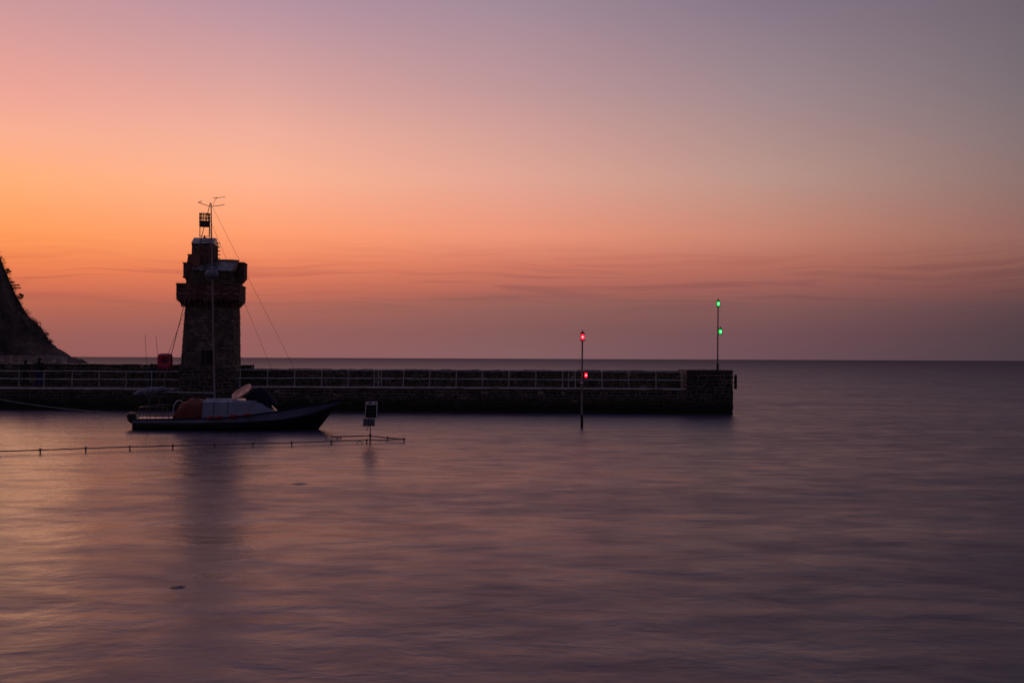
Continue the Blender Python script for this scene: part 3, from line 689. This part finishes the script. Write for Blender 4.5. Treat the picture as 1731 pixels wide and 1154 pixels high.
# ------------------------------------------------------------------ people
def person(px, pytop, H, off, coat, legs, label, turn=0.0, lean=0.0):
    s = pier_s(px, off); base = pp(s, off, DZL)
    o = empty('person', base, turn); tag(o, label, 'person', 'people standing on the pier deck')
    k = H / 1.7
    J = {'pel': (0,0,.92), 'sp': (0,0.0,1.12), 'ch': (0,.02,1.30), 'nk': (0,.03,1.46), 'hd': (0,.05,1.56), 'ht': (0,.04,1.66),
         'hl': (-.09,0,.88), 'kl': (-.10,.02,.48), 'al': (-.11,-.02,.08), 'tl': (-.12,.14,.04), 'hr': (.09,0,.88), 'kr': (.10,.03,.48), 'ar': (.12,-.01,.08), 'tr': (.14,.15,.04),
         'sl': (-.19,.02,1.40), 'el': (-.24,-.02,1.12), 'wl': (-.20,.14,.95), 'ml': (-.19,.19,.90), 'sr': (.19,.02,1.40), 'er': (.24,-.02,1.12), 'wr': (.20,.14,.95), 'mr': (.19,.19,.90)}
    RAD = {'pel': .15, 'sp': .135, 'ch': .155, 'nk': .058, 'hd': .085, 'ht': .085, 'hl': .095, 'kl': .06, 'al': .042, 'tl': .038, 'hr': .095, 'kr': .06, 'ar': .042, 'tr': .038,
           'sl': .065, 'el': .045, 'wl': .028, 'ml': .034, 'sr': .065, 'er': .045, 'wr': .028, 'mr': .034}
    E = ['pel sp', 'sp ch', 'ch nk', 'nk hd', 'hd ht', 'pel hl', 'hl kl', 'kl al', 'al tl', 'pel hr', 'hr kr', 'kr ar', 'ar tr', 'ch sl', 'sl el', 'el wl', 'wl ml', 'ch sr', 'sr er', 'er wr', 'wr mr']
    vs = {n_: Vector(p) * k for n_, p in J.items()}; R_ = dict(RAD)
    for sd_ in ('l', 'r'):     # five short fingers on each hand
        m_ = vs['m' + sd_]; sg_ = -1 if sd_ == 'l' else 1
        for i, (dx, ln) in enumerate(((-.030, .055), (-.010, .068), (.010, .064), (.028, .048))):
            a_ = f'f{sd_}{i}'; vs[a_] = m_ + Vector((dx, .04, -.02)); R_[a_] = .009; b_ = a_ + 'b'; vs[b_] = vs[a_] + Vector((dx * .2, ln * .6, -ln)); R_[b_] = .007
            E += [f'm{sd_} {a_}', f'{a_} {b_}']
        a_ = f't{sd_}h'; vs[a_] = m_ + Vector((-sg_ * .045, .02, .0)); R_[a_] = .010; E.append(f'm{sd_} {a_}')
    names = list(vs); me = bpy.data.meshes.new('body'); me.from_pydata([tuple(vs[n_]) for n_ in names], [tuple(names.index(q) for q in e.split()) for e in E], [])
    body = bpy.data.objects.new('body', me); col.objects.link(body); body.parent = o; me.materials.append(M['skin'])
    sk = body.modifiers.new('skin', 'SKIN')
    if not me.skin_vertices: 
        bpy.context.view_layer.objects.active = body
    for n_, sv in zip(names, me.skin_vertices[0].data):
        sv.radius = (R_[n_] * k, R_[n_] * k); sv.use_root = (n_ == 'pel')
    body.modifiers.new('sub', 'SUBSURF').render_levels = 2; body.modifiers['sub'].levels = 1
    # jacket, trousers, shoes, hair
    mb = MB()
    rings = [(.86, .20, .145), (.95, .20, .15), (1.10, .185, .145), (1.28, .215, .155), (1.40, .20, .13), (1.46, .10, .09), (1.50, .075, .075)]
    vv = []; ff = []
    for z, rx, ry in rings:
        for j in range(16): t = 2 * math.pi * j / 16; vv.append((rx * math.cos(t) * k, (.015 + ry * math.sin(t)) * k, z * k))
    for i in range(len(rings) - 1):
        for j in range(16): ff.append((i*16+j, i*16+(j+1) % 16, (i+1)*16+(j+1) % 16, (i+1)*16+j))
    mb.add(vv, ff, True)
    for sd_ in ('l', 'r'): mb.tube([vs['s' + sd_], vs['e' + sd_], vs['e' + sd_].lerp(vs['w' + sd_], .9)], [.088 * k, .066 * k, .045 * k], 10)
    mb.build('jacket', coat, o)
    mb = MB()
    for sd_ in ('l', 'r'): mb.tube([vs['h' + sd_] + Vector((0, 0, .04)), vs['k' + sd_], vs['a' + sd_] + Vector((0, 0, .02))], [.118 * k, .083 * k, .068 * k], 12)
    mb.build('trousers', legs, o)
    for sd_ in ('l', 'r'):
        mb = MB(); a_ = vs['a' + sd_]; mb.ball((a_.x, a_.y + .06, .045 * k), .05, 8, (1.0, 2.6, .9)); mb.build('shoe', M['coat_dark'], o)
    mb = MB(); mb.ball(Vector((0, .035, 1.605)) * k, .112 * k, 10, (.95, 1.0, 1.08)); mb.ball(Vector((0, -.02, 1.52)) * k, .09 * k, 8, (1, .7, 1.1)); mb.build('hair', M['hair'], o)
    # small face on the far side, turned to the sea
    mb = MB(); mb.ball(Vector((0, .14, 1.565)) * k, .016 * k, 6, (1, 1.2, 1.6)); mb.build('nose', M['skin'], body)
    return o
person(42.5, 607, 1.64, 2.2, M['coat_dark'], M['coat_dark'], 'person all in dark clothes, shorter of two at the left parapet', .1)
person(65.5, 605, 1.76, 2.3, M['coat_dark'], M['coat_blue'], 'person in dark coat and blue trousers, taller of two at the left parapet', -.15)
person(256, 616, 1.42, 2.4, M['coat_navy'], M['coat_navy'], 'short person in navy clothes beside the red lifebuoy housing', .3)

# ------------------------------------------------------------------ sailing boat
KB = .0249; bo = P(237, 727, 42.0); bo.z = 0
boat = empty('sailing_boat', bo); tag(boat, 'small moored sailing boat with black hull and orange cockpit canopy', 'sailing boat')
bx = lambda px: (px - 237) * KB
bz = lambda py, px=350: P(px, py, 42.0).z
LW = bx(535); OV = bx(584) - LW
def interp(x, tab):
    for (x0, y0), (x1, y1) in zip(tab, tab[1:]):
        if x <= x1: t = (x - x0) / (x1 - x0); return y0 + (y1 - y0) * max(0, t)
    return tab[-1][1]
beam_t = [(0, .92), (.15, 1.08), (.35, 1.25), (.55, 1.22), (.72, 1.0), (.85, .66), (.94, .32), (1, .03)]
deck_t = [(0, .42), (.25, .46), (.45, .52), (.60, .66), (.75, .86), (.88, 1.06), (1, 1.24)]
band_t = [(0, .29), (.25, .31), (.45, .34), (.60, .38), (.75, .46), (.88, .66), (1, 1.02)]
def hullpt(t, v, side):
    keel = -.42 + .3 * max(0, t - .6) / .4; x = t * (LW + OV * max(0, min(1, v * 1.0)))
    zb = interp(t, band_t); zd = interp(t, deck_t); B = interp(t, beam_t)
    if v <= .7: z = keel + (zb - keel) * (v / .7)
    else: z = zb + (zd - zb) * (v - .7) / .3
    y = B * (1 - (1 - min(1, v / .75)) ** 3.4 * (1 - .25 * 0)) if v < .75 else B * (1 + .02 * (v - .75))
    return (x, side * y, z)
def loft(v0, v1, nv, name, m, parent):
    mb = MB()
    NT = 36
    for side in (-1, 1):
        vs = [hullpt(i / NT, v0 + (v1 - v0) * j / nv, side) for i in range(NT + 1) for j in range(nv + 1)]
        fs = [(i*(nv+1)+j, (i+1)*(nv+1)+j, (i+1)*(nv+1)+j+1, i*(nv+1)+j+1) for i in range(NT) for j in range(nv)]
        if side > 0: fs = [tuple(reversed(f)) for f in fs]
        mb.add(vs, fs, True)
    a = [hullpt(0, v0 + (v1 - v0) * j / nv, -1) for j in range(nv + 1)]; b_ = [hullpt(0, v0 + (v1 - v0) * j / nv, 1) for j in range(nv + 1)]
    mb.add(a + b_, [(j, j+1, nv+2+j, nv+1+j) for j in range(nv)])
    return mb.build(name, m, parent)
hl = loft(0, .7, 8, 'hull', M['hull'], boat)
ts = loft(.7, 1.0, 3, 'topsides', M['topside'], boat)
mb = MB(); vs = []
for i in range(37):
    a = hullpt(i / 36, 1, -1); b_ = hullpt(i / 36, 1, 1); vs += [a, (a[0], 0, a[2] + .06 * (1 - i / 40)), b_]
mb.add(vs, [f for i in range(36) for f in ((i*3, (i+1)*3, (i+1)*3+1, i*3+1), (i*3+1, (i+1)*3+1, (i+1)*3+2, i*3+2))], True); mb.build('deck', M['gel'], boat)
for side in (-1, 1):
    mb = MB(); mb.tube([Vector(hullpt(i / 30, 1, side)) + Vector((0, 0, .01)) for i in range(31)], .035, 6); mb.build('rubbing_strake', M['navy'], ts)
# trunk cabin
mb = MB(); cx0, cx1 = bx(352), bx(468); zc0 = .5; zc1 = bz(674)
st = [(cx0, .78, zc1), (bx(400), .80, zc1), (bx(430), .74, zc1 - .02), (bx(450), .64, zc1 - .14), (cx1, .45, .72), (bx(480), .35, .64)]
vs = []; 
for x, hb, zt in st: vs += [(x, -hb - .1, zc0), (x, -hb, zt - .10), (x, -hb * .8, zt - .02), (x, 0, zt + .03), (x, hb * .8, zt - .02), (x, hb, zt - .10), (x, hb + .1, zc0)]
fs = [(i*7+j, (i+1)*7+j, (i+1)*7+j+1, i*7+j+1) for i in range(len(st)-1) for j in range(6)]
mb.add(vs, fs, False); mb.add(vs[:7], [tuple(range(7))]); mb.add(vs[-7:], [tuple(reversed(range(7)))]); cab = mb.build('cabin', M['gel'], boat)
for x in (bx(371), bx(394)):
    mb = MB(); mb.tube([(x, -.905, .62), (x, -.80, zc1 - .09), (x, -.66, zc1 - .01)], .008, 4); mb.build('panel_seam', M['navy'], cab)
mb = MB(); mb.tube([(cx0 + .1, -.80, zc1 - .03), (bx(400), -.80, zc1 - .01), (bx(440), -.66, zc1 - .06)], .014, 5); mb.build('grab_rail', M['galv'], cab)
# orange canopy over cockpit
mb = MB(); xs = [bx(q) for q in (301, 304, 308, 313, 318, 324, 330, 336, 342, 348, 354, 358)]; hs = [.45, .80, 1.0, 1.12, 1.16, 1.28, 1.20, 1.30, 1.19, 1.27, 1.18, 1.24]
vs = []
for x, h in zip(xs, hs):
    for j in range(13):
        t = math.pi * j / 12; lump = 1 + .05 * math.sin(5 * t + x * 11) + .03 * math.sin(13 * t - x * 17)
        vs.append((x, -math.cos(t) * .82 * lump, .38 + (h - .38) * (math.sin(t) ** .6) * lump))
mb.add(vs, [(i*13+j, (i+1)*13+j, (i+1)*13+j+1, i*13+j+1) for i in range(11) for j in range(12)], True); mb.add(vs[:13], [tuple(range(13))]); mb.add(vs[-13:], [tuple(reversed(range(13)))])
can = mb.build('cockpit_canopy', M['orange'], boat)
mb = MB(); mb.tube([(xs[1] - .06 * math.sin(math.pi * j / 12), -math.cos(math.pi * j / 12) * .86, .38 + .80 * math.sin(math.pi * j / 12) ** .7) for j in range(13)], .014, 5); mb.build('canopy_hoop', M['galv'], can)
# navy sprayhood with tilted window, sky reflection painted into its colour
mb = MB(); st = [(bx(420), .50, bz(664)), (bx(430), .55, bz(655)), (bx(440), .58, bz(653)), (bx(450), .56, bz(659)), (bx(460), .50, bz(670)), (bx(468), .42, bz(682))]
vs = []
for x, hb, zt in st:
    for j in range(9):
        t = math.pi * j / 8; vs.append((x, -math.cos(t) * hb, 1.0 + (zt - 1.0) * max(0, math.sin(t)) ** .5))
mb.add(vs, [(i*9+j, (i+1)*9+j, (i+1)*9+j+1, i*9+j+1) for i in range(5) for j in range(8)], True); mb.add(vs[:9], [tuple(range(9))]); mb.add(vs[-9:], [tuple(reversed(range(9)))])
mb.build('sprayhood', M['navy'], boat)
mb = MB(); c_ = Vector((bx(414), -.52, bz(661.5))); ang = math.atan2(bz(650) - bz(672), bx(431) - bx(397)); ax = Vector((math.cos(ang), .12, math.sin(ang))).normalized(); ay = Vector((-math.sin(ang) * .55, .62, math.cos(ang) * .62)).normalized(); nn = ax.cross(ay).normalized()
vs = []; n = 28
for dd, kk in ((0, 1), (.03, 1), (.045, .88), (.03, .80)):
    for j in range(n):
        t = 2 * math.pi * j / n; c2, s2 = math.cos(t), math.sin(t); e = 3; r_ = (abs(c2) ** e + abs(s2) ** e) ** (-1 / e)
        vs.append(c_ + ax * (.46 * kk * r_ * c2) + ay * (.24 * kk * r_ * s2) + nn * dd)
mb.add(vs, [(i*n+j, i*n+(j+1) % n, (i+1)*n+(j+1) % n, (i+1)*n+j) for i in range(3) for j in range(n)] + [tuple(range(n)), tuple(range(3*n, 4*n))], True); mb.build('windscreen', M['tan'], boat)
# mast, boom, rigging
mx_ = bx(352); zt = bz(343); zm0 = .6
mast = None
mb = MB(); mb.tube([(mx_ + .28, 0, zm0), (mx_ + .15, 0, 5), (mx_ + .03, 0, zt)], [.040, .034, .022], 8); mast = mb.build('mast', M['alloy'], boat)
mb = MB(); mb.tube([(mx_ - .52, 0, bz(342)), (mx_ - .25, 0, bz(346)), (mx_, 0, bz(349)), (mx_ + .3, 0, bz(348)), (mx_ + .6, 0, bz(346))], .014, 5)
mb.tube([(mx_ - .52, 0, bz(342)), (mx_ - .36, 0, bz(339.5)), (mx_ - .45, 0, bz(344))], .014, 5); mb.build('wind_vane', M['wire'], mast)
mb = MB(); mb.tube([(mx_ + .12, 0, bz(347)), (mx_ + .25, 0, bz(334))], .008, 5); mb.tube([(mx_ + .1, 0, bz(334.5)), (mx_ + .28, 0, bz(335)), (mx_ + .62, 0, bz(332.5))], .011, 5); mb.ball((mx_ + .26, 0, bz(334.5)), .03, 5, (2, 1, .7)); mb.build('masthead_aerial', M['wire'], mast)
mb = MB(); zr = bz(463); mb.lathe((mx_ + .12, -.12, zr), [(.001, -.19), (.20, -.17), (.27, -.08), (.27, .04), (.20, .15), (.001, .19)], 18); mb.build('radar_dome', M['sail'], mast)
for pts, r_ in (([(mx_, 0, zt), (bx(530), 0, .95)], .006), ([(mx_, 0, bz(372)), (bx(487), 0, .85)], .006), ([(mx_, 0, zt), (bx(262), 0, .45)], .016), ([(mx_, 0, bz(420)), (bx(248), -.5, .45)], .008)):
    mb = MB(); mb.tube(pts, r_, 5); mb.build('stay', M['wire'], boat)
for sgn in (-1, 1):
    mb = MB(); mb.tube([(mx_, 0, bz(380)), (mx_ + .15, sgn * 1.15, .5)], .007, 5); mb.build('shroud', M['wire'], boat)
mb = MB(); mb.tube([(mx_ + .24, 0, 1.48), (bx(250), 0, bz(662))], .035, 8); boom = mb.build('boom', M['alloy'], boat)
mb = MB(); pts = []; rs = []
for i in range(26):
    t = i / 25; x = bx(224 + 62 * t); pts.append((x, .03 * math.sin(i * 1.9), bz(662) - .02 * math.sin(i * .9) + .12 * t - .10 * (1 - t) ** 2)); rs.append(.02 + .13 * math.sin(math.pi * min(1, t * 1.02)) ** .7 * (1 + .25 * math.sin(i * 2.3)))
mb.tube(pts, rs, 10); mb.build('furled_sail', M['sail'], boom)
for k, (pa, pb) in enumerate((((248, 566), (256, 690)), ((259, 567), (272, 692)))):
    mb = MB(); mb.tube([(bx(pa[0]), -.3 + .5 * k, bz(pa[1])), (bx(pb[0]), -.3 + .5 * k, bz(pb[1]) - .1)], .008, 5); mb.build('whip_aerial', M['wire'], boat)
# pushpit rail
for sgn in (-1, 1):
    mb = MB(); mb.tube([(bx(300), sgn * 1.02, .42), (bx(296), sgn * 1.02, .95), (bx(262), sgn * .95, .95), (bx(243), sgn * .6, .92), (bx(241), 0, .92)], .016, 6)
    for q in (262, 244): mb.tube([(bx(q), sgn * (.95 if q == 262 else .62), .40), (bx(q), sgn * (.95 if q == 262 else .62), .94)], .014, 6)
    mb.build('stern_rail', M['wire'], boat)
# pulpit rail
mb = MB(); mb.tube([(bx(545), -.42, .95), (bx(552), -.38, 1.22), (bx(577), 0, 1.38), (bx(552), .38, 1.22), (bx(545), .42, .95)], .014, 6); mb.build('bow_rail', M['wire'], boat)
# outboard engine
ob = empty('outboard_engine', (0, 0, 0)); ob.parent = boat
mb = MB(); mb.cbox(-.48, -.04, -.20, .20, .22, .66, .09, lambda p: Vector((p.x - (p.z - .3) * .35, p.y, p.z))); mb.build('engine_cowl', M['hull'], ob)
mb = MB(); mb.cbox(-.26, -.12, -.05, .05, -.5, .34, .02); mb.cbox(-.36, -.08, -.11, .11, -.02, .02, .008); mb.build('engine_leg', M['iron'], ob)
mb = MB(); mb.box(-.14, .02, -.14, .14, .12, .34); mb.build('engine_bracket', M['galv'], ob)
# red fenders lying along the deck edge
for px_, ln in ((372, .34), (386, .30), (409, .42), (431, .34)):
    x = bx(px_); t_ = x / (LW + OV); y = -interp(t_, beam_t) + .02; z = interp(t_, deck_t)
    f = empty('fender', (bo.x + x, bo.y + y - .10, z + .02)); tag(f, {372: 'red fender on the boat rail nearest the orange canopy', 386: 'short red fender second from the orange canopy', 409: 'long red fender on the boat rail under the sprayhood window', 431: 'red fender on the boat rail nearest the bow'}[px_], 'fender', 'red fenders on the side of the sailing boat')
    mb = MB(); n_ = 9; mb.tube([(-ln / 2 + ln * i / n_, 0, .04 * i / n_) for i in range(n_ + 1)], [.02, .06, .082, .088, .09, .09, .088, .082, .06, .02], 10); mb.build('fender_body', M['fender'], f)
    mb = MB(); mb.tube([(ln / 2, 0, .04), (ln / 2 + .02, .06, .10), (ln / 2, .12, .06)], .008, 5); mb.build('lanyard', M['rope'], f)

# ------------------------------------------------------------------ mooring line
mb = MB(); pa = P(-120, 651, 46.5); pb = P(203, 697, 54.2); pb.z = -.05
mb.tube([pa.lerp(pb, i / 24) - Vector((0, 0, .22 * math.sin(math.pi * i / 24))) + Vector((0, 0, .0)) for i in range(25)], .018, 6)
o = mb.build('mooring_rope', M['rope']); tag(o, 'pale rope slanting down into the water in front of the pier', 'rope')

# ------------------------------------------------------------------ tidal pool rail
near = [(-70, 765.5), (-8, 763), (68, 760.5), (145, 757.5), (219.5, 755), (292, 753), (362.6, 751), (427.7, 749.5), (493, 748), (560, 745.5), (620, 744), (683, 742.3)]
def rp_(px, py, z=.11): hor = 603.2 + px * .0042; return P(px, py, (3 - z) * F / (py - hor))
NPt = [rp_(*q) for q in near]; far = [rp_(683, 742.3), rp_(655, 739.8), rp_(626, 736.3), rp_(560, 738)]
pr = empty('pool_railing', (NPt[6].x, NPt[6].y, 0)); PRI = Matrix.Translation(-pr.location); tag(pr, 'rusty pipe railing of a flooded tidal pool, just above the water', 'railing')
def bend(p, q, n=6): return [p.lerp(q, i / n) + Vector((0, 0, rnd.uniform(-.008, .008))) for i in range(n)]
mb = MB(); pts = []
for p, q in zip(NPt, NPt[1:]): pts += bend(p, q)
mb.tube(pts + [NPt[-1]], .020, 7); mb.build('near_rail', M['rust'], pr, PRI)
mb = MB(); pts = []
for p, q in zip(far, far[1:]): pts += bend(p, q)
mb.tube(pts + [far[-1]], .024, 7); mb.build('far_rail', M['rust'], pr, PRI)
mb = MB(); mb.tube([far[-1], NPt[9]], .024, 7); mb.tube([far[-1] + Vector((-.18, 0, 0)), far[-1] + Vector((-.18, -.2, -.25))], .02, 6); br = far[-1].lerp(far[2], .22); mb.tube([br, br + Vector((-.25, -.1, -.18))], .02, 6); mb.tube([br + Vector((.02, 0, 0)), br + Vector((.02, 0, -.4))], .02, 6); mb.build('end_rail', M['rust'], pr, PRI)
for p in NPt + far[1:]:
    mb = MB(); mb.tube([p - Vector((0, 0, .9)), p + Vector((0, 0, .02))], .024, 7); mb.ball(p + Vector((0, 0, .02)), .028 + .012 * rnd.random(), 6, (1.4, 1.3, 1)); mb.build('post', M['rust'], pr, PRI)
mb = MB(); a_ = rp_(608, 749, .02); mb.tube([a_ + Vector((.10 * math.cos(t) , 0, .08 * math.sin(t) - .01)) for t in [math.pi * i / 10 for i in range(11)]], .012, 5); mb.build('hoop', M['rust'], pr, PRI)

# ------------------------------------------------------------------ solar marker post
d = 3 * F / (748 - 605.8); b = P(625.5, 747, d); b.z = 0; KS = d / F
sp_ = empty('solar_post', b); tag(sp_, 'small solar panel and grey control box on a thin post in the water', 'solar panel')
sz = lambda py: P(625, py, d).z; sx = lambda px: (px - 625.5) * KS
mb = MB(); mb.tube([(0, .02, -1), (0, .02, .3)], .026, 8); mb.tube([(0, .02, .3), (.005, .02, sz(700))], .018, 8); mb.build('post', M['iron'], sp_)
mb = MB(); lean = lambda p: Vector((p.x, p.y + (p.z - sz(706)) * .22, p.z))
mb.cbox(sx(616.8), sx(637.2), -.03, .0, sz(706), sz(678.8), .006, lean); pf_ = mb.build('panel_frame', M['panelf'], sp_)
mb = MB(); mb.box(sx(618.2), sx(635.6), -.036, -.030, sz(705.4), sz(684.2), lean); mb.build('solar_cells', M['panel'], pf_)
mb = MB()
for i in range(3):
    for j in range(3):
        p = lean(Vector((sx(622.5 + 4.7 * i), -.037, sz(689.6 + 5.6 * j)))); mb.ball(p, .010, 4, (1, .3, 1))
mb.build('cell_dots', M['tip'], pf_)
mb = MB(); p = lean(Vector((sx(624.5), -.033, sz(681.2)))); mb.ball(p, .04, 6, (1.6, .3, .7)); p = lean(Vector((sx(633.8), -.033, sz(681.5)))); mb.ball(p, .018, 6, (1, .3, 2.4)); mb.build('sensor_buttons', M['iron'], pf_)
mb = MB(); mb.cbox(sx(614.3), sx(633.5), -.12, -.0, sz(719.5), sz(706.8), .012); cbx = mb.build('control_box', M['box'], sp_)
mb = MB(); mb.box(sx(623.3), sx(624.6), -.125, -.119, sz(719), sz(707.4)); 
for q in ((618.5, 709.5), (629, 709.5), (618.5, 715)): mb.ball((sx(q[0]), -.12, sz(q[1])), .014, 5, (1, .4, 1))
mb.ball((sx(629), -.12, sz(714.5)), .03, 6, (1, .2, 1)); mb.build('box_fittings', M['navy'], cbx)
mb = MB(); mb.tube([(sx(616), -.05, sz(719)), (sx(612), -.05, sz(718)), (sx(611.5), -.05, sz(720)), (sx(615), -.05, sz(721.3)), (sx(622), -.04, sz(721))], .007, 5)
mb.tube([(sx(620), -.05, sz(719.5)), (sx(619.2), -.05, sz(724)), (sx(621), -.05, sz(726.4)), (sx(623), -.03, sz(720))], .007, 5); mb.ball((sx(620.6), -.05, sz(726)), .022, 5, (1.5, 1, .7)); mb.build('cable', M['iron'], sp_)

# ------------------------------------------------------------------ floating weed
for (px, py, wd, lb_) in ((506, 818, .42, 'dark seaweed clump afloat below the solar post'), (301, 991, .22, 'small dark seaweed clump afloat in the near water')):
    hor = 603.2 + px * .0042; b = P(px, py, 3 * F / (py - hor)); b.z = 0
    mb = MB(); n = 22; vs = [(0, 0, .022)]
    for r_ in (.4, .75, 1.0):
        for j in range(n):
            t = 2 * math.pi * j / n; q = r_ * wd * .5 * (1 + .3 * noise.noise(Vector((math.cos(t) * 1.5, math.sin(t) * 1.5, px + r_)))); vs.append((q * math.cos(t), q * math.sin(t) * .9, .022 * (1 - r_ ** 2) - .004 + .008 * rnd.random()))
    fs = [(0, 1 + j, 1 + (j + 1) % n) for j in range(n)] + [(1 + i*n + j, 1 + (i+1)*n + j, 1 + (i+1)*n + (j+1) % n, 1 + i*n + (j+1) % n) for i in range(2) for j in range(n)]
    mb.add(vs, fs, True); o = mb.build('seaweed_clump', M['weed'], None, Matrix.Translation((0, 0, 0))); o.location = b; tag(o, lb_, 'seaweed', 'seaweed clumps afloat')

# ------------------------------------------------------------------ headland
HY = 455.0
sil = [(-400, 150), (-200, 255), (-100, 335), (-40, 395), (0, 430), (5, 446), (12, 462), (18, 478), (26, 497), (34, 512), (43, 528), (55, 539), (65, 550), (75, 561), (80, 571), (91, 582), (101, 591), (110, 596), (118, 601.5), (132, 607), (146, 612.5), (160, 616)]
prof = [(P(px, py, HY).x, P(px, py, HY).z) for px, py in sil]
def hillh(x, y):
    if y > HY: x = x * HY / y + (y - HY) * .12
    hz = interp(x, prof) if x > prof[0][0] else prof[0][1]
    if x > prof[-1][0]: hz = -3
    dy = y - HY
    fall = 1.0
    k = (-dy / (30 + hz * 1.1)) if dy < 0 else dy / 180.0
    base = hz * (1 - max(0, k) ** 1.15) if k < 1 else -3
    n1 = noise.fractal(Vector((x * .03, y * .03, .3)), 1.0, 2.0, 6); n2 = noise.fractal(Vector((x * .16, y * .05, 4.3)), 1.0, 2.0, 5)
    n3 = noise.fractal(Vector((x * .45, y * .22, 9.3)), 1.0, 2.0, 4)
    edge = min(1, max(0, abs(dy) / 14))
    up = min(1, max(.0, hz / 12))
    return base + (n1 * 8.0 * edge + n2 * 3.6 * (edge * .8 + .2)) * up + .8 * n3 * min(1, max(0, hz + 2) / 3) + 1.0 * n2 * (1 - up) * min(1, max(0, hz + 3) / 3)
mb = MB(); xs = [-560 + 4 * i for i in range(60)] + [-320 + .9 * i for i in range(160)]; ys = [330 + 1.5 * i for i in range(90)] + [465 + 8 * i for i in range(25)]
vs = [(x, y, hillh(x, y)) for y in ys for x in xs]; n = len(xs)
mb.add(vs, [(j*n+i, j*n+i+1, (j+1)*n+i+1, (j+1)*n+i) for j in range(len(ys)-1) for i in range(n-1)], False)
o = mb.build('headland_cliff', M['hill']); tag(o, kind='structure', label='dark steep wooded headland falling to the sea on the left')
# scrub over the headland: leaf clumps
mb = MB()
def clump(c, r, n_):
    for _ in range(n_):
        d_ = Vector((rnd.gauss(0, 1), rnd.gauss(0, 1), rnd.gauss(0, .8))); d_ = d_.normalized() * r * rnd.random() ** .5; p = c + d_
        a = Vector((rnd.uniform(-1, 1), rnd.uniform(-1, 1), rnd.uniform(-1, 1))).normalized(); b_ = a.orthogonal().normalized(); q = rnd.uniform(.18, .42)
        mb.add([p, p + a * q, p + a * q * .6 + b_ * q * .5, p - a * .1 + b_ * q * .3], [(0, 1, 2, 3)])
for _ in range(4200):
    x = rnd.uniform(-262, -205); t = rnd.random() ** 1.3; y = HY - t * 70 + rnd.uniform(-2, 2); h = hillh(x, y)
    if h < 9 or noise.noise(Vector((x * .12, y * .12, 2.0))) < -.18: continue
    clump(Vector((x, y, h + .25)), rnd.uniform(.6, 1.2), 12)
for px, py in sil[4:15]:
    for _ in range(16):
        q = rnd.random(); i = sil.index((px, py)); p2 = sil[i + 1]; x = P(px + (p2[0] - px) * q, 500, HY).x; clump(Vector((x, HY + rnd.uniform(-3, 3), hillh(x, HY) + rnd.uniform(-.1, .5))), rnd.uniform(.5, 1.1), 14)
o = mb.build('headland_scrub', M['leaf']); tag(o, 'dark scrub covering the upper headland slope', 'scrub', kind='stuff')
def tree(px, py, layers, label, group=None):
    b = P(px, py, HY - 1); o = empty('windswept_tree', b); tag(o, label, 'tree', 'trees leaning off the headland')
    t_ = MB(); global mb; mb = MB()
    for (dx, dz, ln) in layers:
        e = Vector((dx * .2704, 0, dz * .2704)); s0 = Vector((-3.0, 0, e.z * .6 - 1)); t_.tube([s0, s0.lerp(e, .5) + Vector((0, 0, .3)), e], [.3, .18, .06], 6)
        for k in range(16):
            clump(e + Vector((-ln * .27 * k / 16, rnd.uniform(-.8, .8), rnd.uniform(-.15, .25))), .42, 12)
    t_.build('trunk', M['bark'], o); mb.build('crown', M['leaf'], o)
tree(20, 484, [(13, 2, 14), (14, -3, 14), (4, 7, 9)], 'flat layered tree jutting sideways from the cliff edge')
tree(33, 503, [(6, 3, 4), (3, 5, 3), (5, 0, 3)], 'small twiggy shrub lower down the cliff edge')
tree(14, 462, [(4, 3, 5), (1, 6, 4)], 'bushy small tree highest on the cliff edge')

# sea wall beyond the pier, in front of the headland
W0_ = P(99, 603, 200).x
o = empty('sea_wall', (W0_, 200, 0)); tag(o, 'pale low rubble sea wall below the headland', 'sea wall')
mb = MB(); mb.box(-90, 0, .05, 4, -1, 3.05); mb.build('wall', M['seawall'], o)
mb = MB(); relief(mb, lambda s, t, q: Vector((-70 + s, .05 - q, t)), 70, 3.0, .45, .9, .10, .03)
mb.build('facing', stone_mat('sea_wall_stone', [(0, (.36,.28,.26)), (.3, (.46,.36,.33)), (.6, (.28,.22,.21)), (.8, (.58,.47,.43)), (.93, (.75,.62,.56))]), o)
mb = MB(); mb.cbox(-90, .1, -.15, 1.2, 3.052, 3.2, .03); mb.build('coping', M['seawall'], o)
